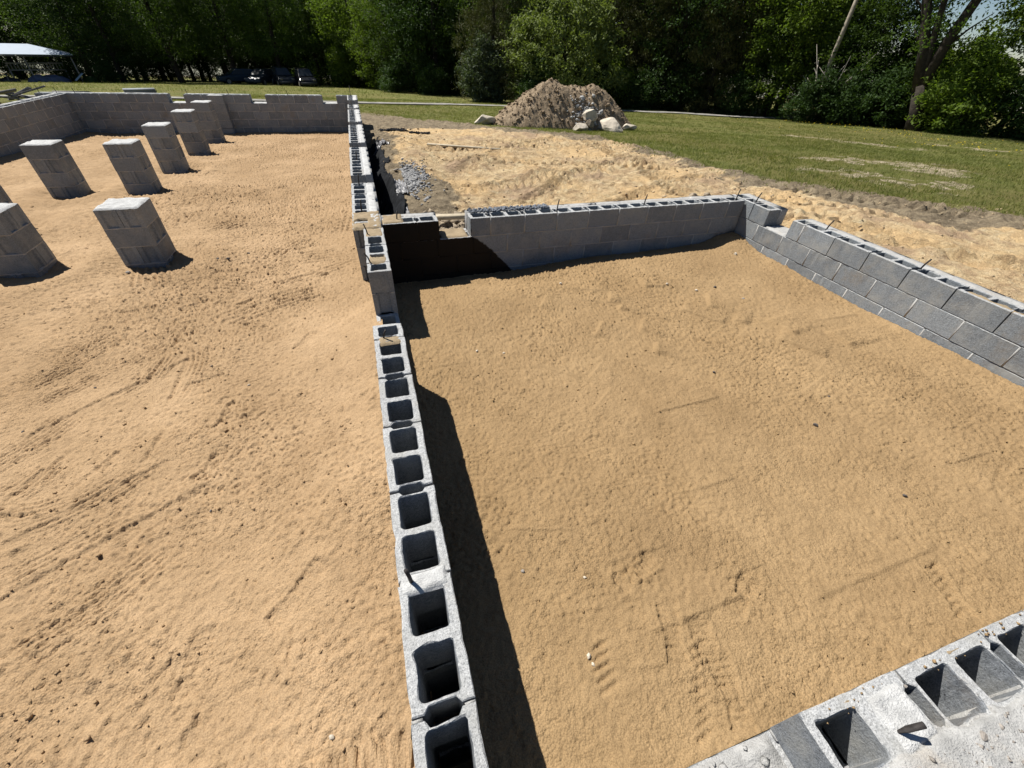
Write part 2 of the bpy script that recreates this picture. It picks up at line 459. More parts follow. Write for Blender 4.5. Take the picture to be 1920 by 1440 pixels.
def axis(parts):
    out = []
    for a, b, d in parts:
        out.append(np.arange(a, b - d * 0.3, d))
    out.append([parts[-1][1]])
    return np.concatenate(out)
gx = axis([(-160, -60, 10), (-60, -16, 1.6), (-16, -0.4, 0.4), (-0.4, 8.2, 0.045), (8.2, 16, 0.10), (16, 36, 0.5), (36, 60, 2), (60, 160, 10)])
gy = axis([(-40, -6, 4), (-6, -1, 0.5), (-1, 4.2, 0.12), (4.2, 13.5, 0.045), (13.5, 20, 0.12), (20, 40, 0.5), (40, 90, 1.6), (90, 190, 10)])
GX, GY = np.meshgrid(gx, gy)
sd_grass = poly_sd(GX, GY, GRASS_EDGE) + 1.6 * fbm(GX, GY, 0.8, 5, 0.6)
sd_yel = poly_sd(GX, GY, YELLOW) - 0.15 + 1.8 * fbm(GX + 40, GY, 0.9, 5, 0.65)
c_grass = smooth(0.8, -0.9, sd_grass)
c_yel = smooth(0.5, -0.5, sd_yel)
c_straw = np.zeros_like(GX)
for P_ in STRAW:
    c_straw = np.maximum(c_straw, smooth(0.45, -0.35, poly_sd(GX, GY, P_) - 0.22 + 2.0 * fbm(GX, GY + 9, 1.6, 5, 0.68)))
c_straw *= 0.95 * smooth(-0.16, 0.06, fbm(GX + 2, GY, 3.2, 4, 0.6))
def dirt_relief(X, Y, bare):
    z = bare * (0.10 * fbm(X, Y, 1.3, 5, 0.6) + 0.07 * np.abs(fbm(X + 5, Y, 5.0, 3)) + 0.085 * fbm(X, Y + 7, 9.0, 3, 0.6))
    # tyre tracks: two chevron ribbons each
    tr = [(1.5, 9.3, 6.3, 8.0, 0.40), (2.6, 11.5, 6.3, 12.2, 0.42), (5.9, 4.9, 7.2, 1.4, 0.42), (1.4, 8.2, 5.4, 12.9, 0.42), (2.0, 6.0, 6.2, 9.6, 0.42), (1.2, 10.6, 6.4, 11.0, 0.40), (3.0, 5.3, 6.4, 7.4, 0.4), (4.9, 5.6, 6.1, 12.0, 0.42),
          (6.2, 5.9, 9.3, 2.0, 0.42), (7.2, 6.2, 10.2, 2.8, 0.42), (5.4, 4.6, 8.0, 0.8, 0.42), (1.3, 7.0, 4.6, 7.9, 0.4)]
    for x0, y0, x1, y1, w in tr:
        t, n, L = seg_dist(X, Y, x0, y0, x1, y1)
        n = n + 0.12 * np.sin(t * 1.1 + x0)
        inside = smooth(w * 0.5 + 0.05, w * 0.5 - 0.03, np.abs(n)) * smooth(-0.1, 0.3, t) * smooth(-0.1, 0.3, L - t)
        lug = np.sin(2 * math.pi * (t + 0.55 * np.abs(n)) / 0.17)
        z += bare * inside * (0.042 * np.clip(lug * 1.8, -1, 1) - 0.02)
        z += bare * 0.02 * np.exp(-((np.abs(n) - w * 0.56) / 0.06) ** 2) * smooth(0, 0.4, t) * smooth(0, 0.4, L - t)
    return z
def trench(X, Y):
    """footing trench on the right of the long wall"""
    e = 0.20 + 0.04 * np.sin(Y * 1.3) + 0.25 * fbm(X * 0, Y, 1.1, 3)
    prof = smooth(e + 0.18, e - 0.14, X)
    return prof * smooth(4.86, 5.05, Y) * smooth(14.6, 11.5, Y)
def terr(X, Y, cg):
    z = base_z(X, Y)
    z = z + 0.10 * fbm(X, Y, 0.25, 3) * smooth(6, 14, np.hypot(X, Y))
    z = z + dirt_relief(X, Y, 1 - cg)
    z = z + cg * 0.05 * fbm(X, Y, 1.5, 3)
    z = z - (0.36 + 0.1 * fbm(X, Y, 2.0, 3)) * trench(X, Y)
    # spoil bank along the trench, low ground right behind the wall
    z = z + 0.13 * np.exp(-((X - 1.0) / 0.35) ** 2) * smooth(5.0, 6.0, Y) * smooth(13.5, 11, Y) * (0.6 + 1.2 * fbm(X, Y, 1.7, 3))
    z = z + 0.17 * np.exp(-((X - 1.45) / 0.45) ** 2 - ((Y - 5.03) / 0.22) ** 2)
    z = z + 0.10 * np.exp(-((Y - 5.6) / 0.3) ** 2) * smooth(0.9, 1.4, X) * smooth(4.9, 4.3, X) * (0.5 + 1.5 * fbm(X, Y + 3, 2.1, 3))
    z = z + 0.12 * smooth(5.0, 5.6, X) * smooth(8, 6.5, X) * smooth(5.6, 4.5, Y) * smooth(-2, 0, Y)
    for (cx, cy, r, d) in ((4.3, 9.9, 0.35, 0.14), (3.0, 7.6, 0.4, -0.12), (4.0, 6.0, 0.3, 0.15), (2.2, 9.0, 0.5, -0.08), (5.6, 8.6, 0.35, -0.09), (4.6, 5.4, 0.3, -0.12)):
        z = z - d * np.exp(-((X - cx) ** 2 + (Y - cy) ** 2) / (r * r))
    # clods pushed up along the brown edge
    edge = np.exp(-((poly_sd(X, Y, GRASS_EDGE) - 0.35) / 0.4) ** 2) * smooth(0, 2, X) * smooth(14, 11, X)
    z = z + edge * 0.22 * np.clip(fbm(X + 3, Y, 2.6, 4) + 0.12, 0, 1)
    # inside the foundation the sheet drops below the sand
    ins = (((X > -7.6) & (X < -0.05) & (Y > -30) & (Y < 16.5)) | ((X > -0.2) & (X < 4.88) & (Y > -0.15) & (Y < 4.68)))
    return np.where(ins, -1.7, z)
GZ = terr(GX, GY, c_grass)
me = np_mesh('ground', np.stack([GX, GY, GZ], -1).reshape(-1, 3), grid_faces(len(gx), len(gy)), M_GROUND, True)
att = me.color_attributes.new('cover', 'FLOAT_COLOR', 'POINT')
att.data.foreach_set('color', np.stack([c_grass, c_yel, c_straw, np.ones_like(GX)], -1).astype(np.float32).ravel())
ground = obj('ground', me, kind='structure')
def ground_z(x, y):
    X = np.atleast_1d(np.asarray(x, float)); Y = np.atleast_1d(np.asarray(y, float))
    cg = smooth(0.35, -0.55, poly_sd(X, Y, GRASS_EDGE) + 1.1 * fbm(X, Y, 0.8, 4))
    return terr(X, Y, cg)
def gz(x, y): return float(ground_z(x, y)[0])

# far gravel track across the lawn
tp = [(-34, 31), (-20, 29.8), (-11.9, 29.6), (-5.0, 28.7), (0.9, 29.4), (7.9, 31.0), (13, 29.8), (18.6, 28.7), (23.0, 26.0), (26.0, 25.2), (29.0, 26.5), (31, 29)]
tl = []
for (a, b) in zip(tp[:-1], tp[1:]):
    for k in range(16): tl.append((a[0] + (b[0] - a[0]) * k / 16, a[1] + (b[1] - a[1]) * k / 16))
tl = np.array(tl); k_ = np.ones(15) / 15
tl = np.stack([np.convolve(np.pad(tl[:, i], 7, 'edge'), k_, 'valid') for i in range(2)], -1)
td = np.gradient(tl, axis=0); td /= np.linalg.norm(td, axis=1)[:, None]
tn = np.stack([-td[:, 1], td[:, 0]], -1)
rows = []
for j, w in enumerate(np.linspace(-1, 1, 5)):
    q = tl + tn * (w * (0.75 + 0.35 * fbm(tl[:, 0] + j, tl[:, 1], 0.6, 2)))[:, None]
    zz = np.maximum(base_z(q[:, 0], q[:, 1]), ground_z(q[:, 0], q[:, 1])) + 0.07 - 0.03 * abs(w)
    rows.append(np.concatenate([q, zz[:, None]], 1))
V = np.stack(rows, 0)
obj('gravel_track', np_mesh('gravel_track', V.reshape(-1, 3), grid_faces(V.shape[1], 5)[:, ::-1], M_GROUNDROAD, True), kind='structure')

# ------------------------------------------------------------------ sand beds
PIERS = [(-2.63, 5.73), (-3.83, 5.73), (-4.91, 7.42), (-4.91, 9.35), (-3.83, 9.33), (-3.84, 11.10), (-3.86, 13.02), (-3.87, 14.72)]
def zl_base(X, Y):
    z = np.interp(Y, [0, 2, 5.5, 9, 11, 16.4], [-0.50, -0.53, -0.595, -0.72, -0.78, -0.95])
    return z
def stamp_print(Z, X, Y, x, y, ang, d=0.011, L=0.29, W=0.105):
    ca, sa = math.cos(ang), math.sin(ang)
    m = (np.abs(X - x) < 0.3) & (np.abs(Y - y) < 0.3)
    u = (X[m] - x) * ca + (Y[m] - y) * sa; v = -(X[m] - x) * sa + (Y[m] - y) * ca
    wid = W * 0.5 * (1.0 - 0.22 * np.cos(2 * math.pi * u / L) * 0 - 0.28 * np.exp(-((u + 0.03) / 0.05) ** 2))
    r = np.maximum(np.abs(u) / (L / 2), np.abs(v) / wid)
    ins = smooth(1.08, 0.88, r)
    tread = 0.5 + 0.5 * np.sin(2 * math.pi * u / 0.028)
    Z[m] += ins * (-d + 0.007 * tread) + 0.004 * np.exp(-((r - 1.15) / 0.12) ** 2)
def stamp_rake(Z, X, Y, x0, y0, x1, y1, w, amp=0.006, per=0.034, curve=0.0):
    t, n, L = seg_dist(X, Y, x0, y0, x1, y1)
    n = n + curve * np.sin(math.pi * np.clip(t / L, 0, 1))
    e = smooth(w * 0.5, w * 0.5 - 0.05, np.abs(n)) * smooth(-0.05, 0.12, t) * smooth(-0.05, 0.12, L - t)
    Z += e * amp * np.sin(2 * math.pi * n / per + 1.5 * fbm(X, Y, 3.0, 2)) * (0.55 + 1.1 * fbm(X, Y, 4.0, 2))
def stamp_groove(Z, X, Y, x0, y0, x1, y1, w=0.025, d=0.012):
    t, n, L = seg_dist(X, Y, x0, y0, x1, y1)
    n = n + 0.03 * fbm(t, t * 0, 2.0, 2)
    e = smooth(-0.03, 0.08, t) * smooth(-0.03, 0.08, L - t)
    Z += e * (-d * np.exp(-(n / w) ** 2) + 0.5 * d * np.exp(-((n - 1.9 * w) / w) ** 2))
def stamp_step(Z, X, Y, x0, y0, x1, y1, h=0.006, w=0.16, q=0.006):
    """edge left by a dragged board: proud on one side, fading away"""
    t, n, L = seg_dist(X, Y, x0, y0, x1, y1)
    e = smooth(-0.02, 0.04, t) * smooth(-0.02, 0.04, L - t)
    Z += e * h * smooth(-q, q, n) * np.exp(-np.clip(n, 0, 9) / w) + e * 0.002 * np.exp(-((n - 0.006) / 0.010) ** 2)

def pit_clods(X, Y, dens, amp, s, seed):
    n = fbm(X + seed, Y + 2 * seed, s, 3, 0.6)
    return amp * np.clip(np.abs(n) * 2 - dens, 0, 1)

def add_grain(X, Y, Z, amp, seed, calm=1.0):
    """loose clumped grains: every vertex a little off, more so in scuffed patches"""
    rg = np.random.default_rng(seed)
    sx = np.gradient(X, axis=1); sy = np.gradient(Y, axis=0)
    patch = 0.55 + 1.5 * np.clip(fbm(X + seed, Y, 0.9, 3) + 0.5 * fbm(X, Y + seed, 3.5, 3) + 0.15, 0, 1)
    sc = np.clip(np.maximum(sx, sy) / 0.009, 1, 2.6)
    Z += amp * sc * patch * calm * (1.25 * rg.normal(0, 1, X.shape) + 4.2 * fbm(X + seed, Y, 33.0, 2, 0.6) + 3.0 * fbm(X, Y + seed, 70.0, 1))
    Xj = X + rg.uniform(-.36, .36, X.shape) * sx; Yj = Y + rg.uniform(-.36, .36, X.shape) * sy
    Xj[:, 0] = X[:, 0]; Xj[:, -1] = X[:, -1]; Yj[0] = Y[0]; Yj[-1] = Y[-1]
    return np.stack([Xj, Yj, Z], -1).reshape(-1, 3)
# right hand room
lx = axis([(0.03, 2.9, 0.0085), (2.9, 4.72, 0.0105)]); ly = axis([(0.018, 2.2, 0.0085), (2.2, 4.52, 0.013)])
X, Y = np.meshgrid(lx, ly)
Z = np.interp(Y, [0, 0.25, 2, 4.0, 4.6], [-0.455, -0.455, -0.525, -0.525, -0.53])
Z = Z + 0.02 * smooth(2, 4.6, X)
Z -= 0.085 * smooth(2.6, 1.2, X) * smooth(3.6, 4.3, Y)
Z += -0.05 * np.exp(-((Y - 4.5) / 0.12) ** 2) * smooth(4.6, 3.6, X) + 0.09 * smooth(4.15, 4.6, X) * smooth(3.9, 4.45, Y)
Z += 0.022 * fbm(X, Y, 0.9, 3) + 0.010 * fbm(X + 8, Y, 4.0, 4) + 0.007 * fbm(X + 3, Y + 2, 22.0, 3, 0.6)
Z += 0.03 * np.exp(-((4.73 - X) / 0.10) ** 2) * (0.5 + 1.5 * fbm(X, Y, 2.5, 3)) * smooth(4.2, 3.6, Y)
R_SEG = [(1.807, 3.681, 2.276, 3.507), (2.267, 3.489, 2.155, 3.296), (1.722, 3.478, 2.237, 3.238), (2.246, 3.216, 2.175, 3.123), (1.479, 3.738, 1.6, 3.627), (1.593, 3.608, 1.412, 3.363), (2.757, 3.726, 2.707, 3.49), (3.301, 3.222, 3.111, 2.931), (2.786, 2.973, 3.054, 2.627), (3.042, 2.614, 2.735, 2.469), (3.188, 2.662, 3.278, 2.555), (3.266, 2.541, 2.998, 2.387), (3.342, 2.269, 3.554, 1.916), (3.542, 1.905, 3.311, 1.786), (3.294, 1.717, 2.949, 1.603), (2.949, 1.603, 2.592, 1.613), (1.921, 2.976, 1.74, 2.782), (2.315, 2.912, 2.178, 2.717), (2.228, 2.523, 2.12, 2.382), (1.725, 2.524, 1.57, 2.418), (1.041, 2.504, 1.351, 2.23), (1.603, 2.383, 1.383, 2.198), (1.465, 2.142, 1.528, 2.081), (1.529, 2.069, 1.25, 1.856), (1.711, 1.712, 2.275, 1.73), (3.968, 2.433, 4.557, 2.429), (3.509, 2.582, 3.559, 2.275), (3.922, 2.246, 3.93, 1.986), (1.507, 1.042, 1.826, 1.052), (0.707, 0.341, 0.895, 0.305), (1.308, 0.547, 1.591, 0.548), (0.803, 0.779, 1.188, 0.786), (1.67, 0.335, 2.551, 0.358), (3.298, 0.746, 3.654, 0.74), (0.42, 1.104, 0.753, 0.998), (0.248, 2.662, 0.534, 2.661), (0.845, 0.438, 1.359, 0.453)]
CALM = np.ones_like(X)
for k, (a, b, c, d) in enumerate(R_SEG):
    t_, n_, L_ = seg_dist(X, Y, a, b, c, d)
    CALM *= 1 - 0.8 * np.exp(-(n_ / 0.022) ** 2) * smooth(-0.02, 0.03, t_) * smooth(-0.02, 0.03, L_ - t_)
for k, (a, b, c, d) in enumerate(R_SEG):
    stamp_step(Z, X, Y, a, b, c, d, (0.007 if abs(c - a) > abs(d - b) else 0.028) * (1.0 if k % 3 else 1.25), 0.14 + 0.05 * (k % 4), 0.007 if abs(c - a) > abs(d - b) else 0.020)
for (x, y, a) in ((0.94, 0.71, 0.3), (0.95, 0.42, 1.2), (1.05, 0.16, 1.3), (1.39, 0.47, 0.5), (2.36, 0.19, 1.2), (1.05, 0.30, 1.25)):
    stamp_print(Z, X, Y, x, y, a, 0.010, 0.26, 0.10)
for (x, y, r) in ((0.93, 0.72, 0.10), (1.42, 0.50, 0.12), (0.62, 2.02, 0.05), (1.30, 3.0, 0.04), (2.22, 2.66, 0.04)):
    Z += np.exp(-((X - x) ** 2 + (Y - y) ** 2) / (r * r)) * pit_clods(X, Y, 0.15, 0.03, 26, 3) * 1.5
for (x0, y0, x1, y1, n_) in ((1.02, 0.32, 0.86, 0.06, 9), (2.42, 0.28, 2.30, 0.08, 7), (0.62, 0.45, 0.58, 0.30, 5)):
    for k in range(n_):
        f_ = k / (n_ - 1.0); cx = x0 + (x1 - x0) * f_; cy = y0 + (y1 - y0) * f_
        stamp_groove(Z, X, Y, cx - 0.05, cy - 0.01, cx + 0.05, cy + 0.012, 0.010, 0.018)
V = add_grain(X, Y, Z, 0.0027, 5, CALM)
obj('sand_floor', np_mesh('sand_floor', V, grid_faces(len(lx), len(ly)), M_SAND_R, False), kind='structure')
def sand_r(x, y):
    return float(Z_R[np.searchsorted(ly, y).clip(0, len(ly) - 1), np.searchsorted(lx, x).clip(0, len(lx) - 1)])
Z_R = Z

# left hand bed under the future house
mx = axis([(-7.45, -4.0, 0.03), (-4.0, -2.6, 0.014), (-2.6, -0.10, 0.0092)]); my = axis([(-1.2, 0.4, 0.05), (0.4, 3.4, 0.0092), (3.4, 7.0, 0.015), (7.0, 16.4, 0.032)])
X, Y = np.meshgrid(mx, my)
Z = zl_base(X, Y)
Z = Z + 0.05 * fbm(X, Y, 0.55, 3) + 0.022 * fbm(X + 8, Y, 2.4, 4) + 0.009 * fbm(X + 3, Y + 2, 20.0, 3, 0.6)
Z += 0.20 * np.exp(-((X + 0.15) / 0.55) ** 2) * smooth(4.3, 3.0, Y) * (0.8 + 0.5 * fbm(X, Y, 1.0, 2))
Z += 0.06 * np.exp(-((X + 7.4) / 0.5) ** 2)
for (px, py) in PIERS:
    r2 = (X - px - 0.1) ** 2 + (Y - py + 0.15) ** 2
    Z += -0.07 * np.exp(-r2 / 0.14) + 0.035 * np.exp(-((np.sqrt(r2) - 0.62) / 0.2) ** 2)
RAKE = [(-2.2, 1.97, -1.91, 1.96, .22, 0.04), (-2.25, 2.07, -2.1, 2.34, .25, .04), (-1.99, 2.92, -1.82, 3.14, .14, 0), (-2.12, 3.35, -1.84, 3.76, .3, .03), (-1.85, 3.01, -1.82, 3.94, .24, .03), (-2.02, 1.80, -1.55, 2.12, .26, .05),
        (-1.98, 1.51, -1.55, 1.77, .2, 0), (-1.42, 2.77, -1.02, 2.92, .16, 0), (-1.58, 2.76, -1.63, 3.53, .22, .04), (-2.46, 3.66, -2.29, 3.7, .1, 0), (-2.49, 2.94, -2.19, 3.3, .2, 0),
        (-1.77, 4.82, -0.97, 5.38, .35, .05), (-2.22, 4.67, -1.39, 5.01, .3, -.04), (-1.46, 3.11, -1.32, 2.63, .22, 0), (-2.6, 2.2, -2.2, 2.8, .3, .04), (-2.75, 3.2, -2.35, 3.9, .35, .05), (-1.35, 1.9, -1.0, 2.3, .2, 0), (-1.75, 1.1, -1.3, 1.5, .25, .03)]
for (a, b, c, d, w, cu) in RAKE: stamp_rake(Z, X, Y, a, b, c, d, w, 0.010, 0.036, cu)
for (a, b, c, d) in ((-1.91, 2.01, -1.74, 2.33), (-1.58, 2.12, -1.56, 2.48), (-2.2, 2.04, -2.05, 2.4), (-1.85, 3.01, -1.82, 3.94), (-1.62, 2.74, -1.66, 3.4)):
    stamp_groove(Z, X, Y, a, b, c, d, 0.015, 0.009)
for (a, b, c, d) in ((-2.09, 1.74, -1.43, 2.16), (-1.98, 1.40, -1.2, 1.9), (-2.4, 2.6, -1.5, 3.5)):
    stamp_step(Z, X, Y, a, b, c, d, 0.010, 0.2)
rr = random.Random(5)
for (x, y, a, L) in ((-1.45, 2.95, .3, .26), (-1.16, 1.75, 1.4, .2), (-1.2, 2.05, 1.2, .28), (-1.02, 0.9, 1.5, .26), (-0.62, 1.05, .8, .3), (-1.6, 5.25, .2, .3), (-1.2, 2.5, 1.4, .24), (-1.35, 4.3, .9, .28), (-0.9, 4.75, .6, .28), (-0.75, 3.3, 1.1, .28), (-2.3, 4.3, .2, .28), (-1.9, 5.9, .4, .28)):
    stamp_print(Z, X, Y, x, y, a, 0.013, L, 0.10)
for _ in range(22):
    stamp_print(Z, X, Y, rr.uniform(-3.6, -0.5), rr.uniform(4.2, 11), rr.uniform(0, 3.1), 0.016, 0.29, 0.12)
for _ in range(46):
    x, y, a, L = rr.uniform(-4.2, -0.4), rr.uniform(3.4, 13), rr.gauss(0.35, 0.5), rr.uniform(0.3, 1.3)
    stamp_rake(Z, X, Y, x, y, x + L * math.cos(a), y + L * math.sin(a), rr.uniform(.15, .5), 0.016, rr.uniform(.05, .09), rr.uniform(-.1, .1))
m_ = smooth(0.02, 0.22, fbm(X, Y + 31, 1.2, 3)) * smooth(-0.3, 1.0, Y)
Z += m_ * pit_clods(X, Y, 0.35, 0.05, 13, 4)
for (px_, py_, pr_, pa_) in ((-1.25, 1.02, .16, .03), (-1.12, 0.86, .12, .03), (-0.55, 1.35, .2, .02), (-0.62, 0.75, .15, .025), (-0.85, 2.1, .14, .03), (-0.75, 2.55, .14, .025), (-1.75, 2.25, .14, .02), (-0.95, 1.75, .1, .025), (-0.5, 1.9, .22, .015), (-1.3, 3.4, .2, .025), (-2.3, 5.0, .4, .03), (-1.2, 5.6, .4, .03), (-3.0, 4.6, .3, .03), (-0.7, 6.6, .4, .035), (-2.0, 7.4, .5, .04), (-1.2, 9.2, .6, .05)):
    Z += np.exp(-((X - px_) ** 2 + ((Y - py_) * 1.3) ** 2) / (pr_ * pr_)) * pit_clods(X, Y, 0.12, pa_ * 1.3, 20, 6)
V = add_grain(X, Y, Z, 0.0028, 9)
obj('sand_floor', np_mesh('sand_floor', V, grid_faces(len(mx), len(my)), M_SAND_L, False), kind='structure')
Z_L = Z
def sand_l(x, y):
    return float(Z_L[np.searchsorted(my, y).clip(0, len(my) - 1), np.searchsorted(mx, x).clip(0, len(mx) - 1)])

# ------------------------------------------------------------------ concrete blocks
BL, BW, BH, PITCH_S, PITCH_Z = 0.397, 0.194, 0.194, 0.4064, 0.2032
def loop_rect(cx, cy, lx, ly, r, seg):
    pts = []
    for (sx, sy, a0) in ((1, -1, -90), (1, 1, 0), (-1, 1, 90), (-1, -1, 180)):
        for k in range(seg + 1):
            a = math.radians(a0 + 90.0 * k / seg)
            pts.append((cx + sx * (lx / 2 - r) + r * math.cos(a), cy + sy * (ly / 2 - r) + r * math.sin(a)))
    return pts
def outline(L, W, recess=True, plain_left=False):
    h, w = L / 2, W / 2
    d, e0, e1 = 0.019, 0.056, 0.042
    pts = [(-h, -w), (h, -w)]
    if recess: pts += [(h, -e0), (h - d, -e1), (h - d, e1), (h, e0)]
    pts += [(h, w), (-h, w)]
    if recess and not plain_left: pts += [(-h, e0), (-h + d, e1), (-h + d, -e1), (-h, -e0)]
    return pts
def densify(pts, step):
    out = []
    for a, b in zip(pts, pts[1:] + pts[:1]):
        n = max(1, int(math.hypot(b[0] - a[0], b[1] - a[1]) / step))
        for k in range(n): out.append((a[0] + (b[0] - a[0]) * k / n, a[1] + (b[1] - a[1]) * k / n))
    return out
def inset(pts, d):
    n = len(pts); out = []
    for i in range(n):
        a, b, c = Vector(pts[i - 1]), Vector(pts[i]), Vector(pts[(i + 1) % n])
        t = ((b - a).normalized() + (c - b).normalized())
        t = t.normalized() if t.length > 1e-6 else (c - b).normalized()
        nrm = Vector((-t.y, t.x))
        out.append((b.x + nrm.x * d, b.y + nrm.y * d))
    return out
def block_mesh(name, L, W, H, cells, mat, detail=False, recess=True, plain_left=False, seed=0, filled=()):
    rg = random.Random(seed)
    bm = bmesh.new()
    out = outline(L, W, recess, plain_left)
    loops = [loop_rect(cx, 0, cl, W - 0.070, 0.014, 3 if detail else 1) for k, (cx, cl) in enumerate(cells) if k not in filled]
    if detail:
        out = densify(out, 0.016)
        loops = [densify(l, 0.014) for l in loops]
    def rough(pts, amp, ch):
        n = len(pts); ph = [rg.uniform(0, 6.28) for _ in range(4)]
        off = [amp * (math.sin(3 * 6.283 * i / n + ph[0]) + math.sin(7 * 6.283 * i / n + ph[1]) + 0.8 * rg.uniform(-1, 1)) * 0.6 for i in range(n)]
        for _ in range(ch):
            c = rg.randrange(n); wdt = rg.choice((1, 2, 2, 3)); dd = rg.uniform(0.003, 0.009)
            for j in range(-wdt, wdt + 1): off[(c + j) % n] += dd * (1 - abs(j) / (wdt + 1))
        return off
    def offs(pts, off):
        n = len(pts); res = []
        for i in range(n):
            t = Vector(pts[(i + 1) % n]) - Vector(pts[i - 1]); t.normalize()
            res.append((pts[i][0] - t.y * off[i], pts[i][1] + t.x * off[i]))
        return res
    z1, z0 = H / 2, -H / 2
    def ring(pts, z): return [bm.verts.new((p[0], p[1], z + (rg.uniform(-0.0012, 0.0012) if detail and z == z1 else 0))) for p in pts]
    def skin(a, b, flip=False):
        n = len(a)
        for i in range(n):
            q = (a[i], a[(i + 1) % n], b[(i + 1) % n], b[i])
            bm.faces.new(q if not flip else q[::-1])
    def edges(r): return [bm.edges.get((r[i], r[(i + 1) % len(r)])) or bm.edges.new((r[i], r[(i + 1) % len(r)])) for i in range(len(r))]
    te, be = [], []
    if detail:
        off = rough(out, 0.0014, 7)
        a = ring(offs(inset(out, 0.003), off), z1)
        b = ring(offs(out, [o * 0.6 for o in off]), z1 - 0.004)
        c = ring(out, z0)
        skin(c, b); skin(b, a); te += edges(a); be += edges(c)
        for l in loops:
            off = [-o for o in rough(l, 0.0016, 3)]
            a = ring(offs(inset(l, -0.003), off), z1)
            b = ring(offs(l, [o * 0.7 for o in off]), z1 - 0.005)
            c = ring(inset(l, 0.006), z0)
            skin(b, c); skin(a, b); te += edges(a); be += edges(c)
    else:
        a = ring(out, z1); c = ring(out, z0); skin(c, a); te += edges(a); be += edges(c)
        for l in loops:
            a = ring(l, z1); c = ring(inset(l, 0.006), z0); skin(a, c); te += edges(a); be += edges(c)
    bmesh.ops.triangle_fill(bm, edges=te, use_beauty=True, normal=(0, 0, 1))
    bmesh.ops.triangle_fill(bm, edges=be, use_beauty=True, normal=(0, 0, -1))
    me = bm_mesh(name, bm, mat)
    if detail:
        me.materials.append(M_BLOCK_TOP)
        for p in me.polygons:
            if p.normal.z > 0.55: p.material_index = 1  # upward faces get the paler tone, sides and cores stay darker
    return me
FULL = [(-0.0935, 0.149), (0.0935, 0.149)]
HALF = [(0.0, 0.122)]
LOW = block_mesh('block', BL, BW, BH, FULL, M_BLOCK)
LOW_H = block_mesh('block_half', 0.194, BW, BH, HALF, M_BLOCK)
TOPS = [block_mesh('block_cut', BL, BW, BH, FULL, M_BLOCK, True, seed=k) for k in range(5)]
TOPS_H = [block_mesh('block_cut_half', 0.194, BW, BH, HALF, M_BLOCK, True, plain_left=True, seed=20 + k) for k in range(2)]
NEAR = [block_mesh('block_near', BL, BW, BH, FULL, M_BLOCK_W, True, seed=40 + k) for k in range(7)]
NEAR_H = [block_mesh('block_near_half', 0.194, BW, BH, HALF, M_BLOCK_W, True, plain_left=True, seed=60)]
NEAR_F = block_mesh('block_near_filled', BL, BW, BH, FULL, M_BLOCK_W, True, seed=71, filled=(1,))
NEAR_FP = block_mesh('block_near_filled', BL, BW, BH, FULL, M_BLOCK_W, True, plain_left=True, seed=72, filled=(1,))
_b = Boxes(); _b.add(-0.5, 0.5, -0.045, 0.045, -BH / 2, BH / 2)
SOLID = _b.mesh('solid_block', M_SOLID)
def rough_slab(name, x0, x1, y0, y1, zb, zt, mat, seed, step=0.02, holes=(), amp=0.007, edge=0.02):
    """lumpy smear of mortar with a ragged edge"""
    xs = np.linspace(x0, x1, max(3, int((x1 - x0) / step) + 1)); ys = np.linspace(y0, y1, max(3, int((y1 - y0) / step) + 1))
    X, Y = np.meshgrid(xs, ys)
    dx = np.minimum(X - x0, x1 - X); dy = np.minimum(Y - y0, y1 - Y)
    rim = smooth(0.0, edge, np.minimum(dx, dy) + edge * 1.2 * fbm(X + seed, Y, 14, 3))
    Zt = zb + (zt - zb + amp * 2 * fbm(X + seed, Y + seed, 11, 4) + amp * fbm(X, Y + seed, 45, 2)) * rim
    for (hx0, hx1, hy0, hy1) in holes:
        ins = smooth(0.0, 0.015, np.minimum(np.minimum(X - hx0, hx1 - X), np.minimum(Y - hy0, hy1 - Y)) + 0.012 * fbm(X, Y, 30, 2))
        Zt = Zt - ins * 0.25
    n = X.size
    V = np.stack([X, Y, Zt], -1).reshape(-1, 3)
    return np_mesh(name, V, grid_faces(len(xs), len(ys)), mat, True)

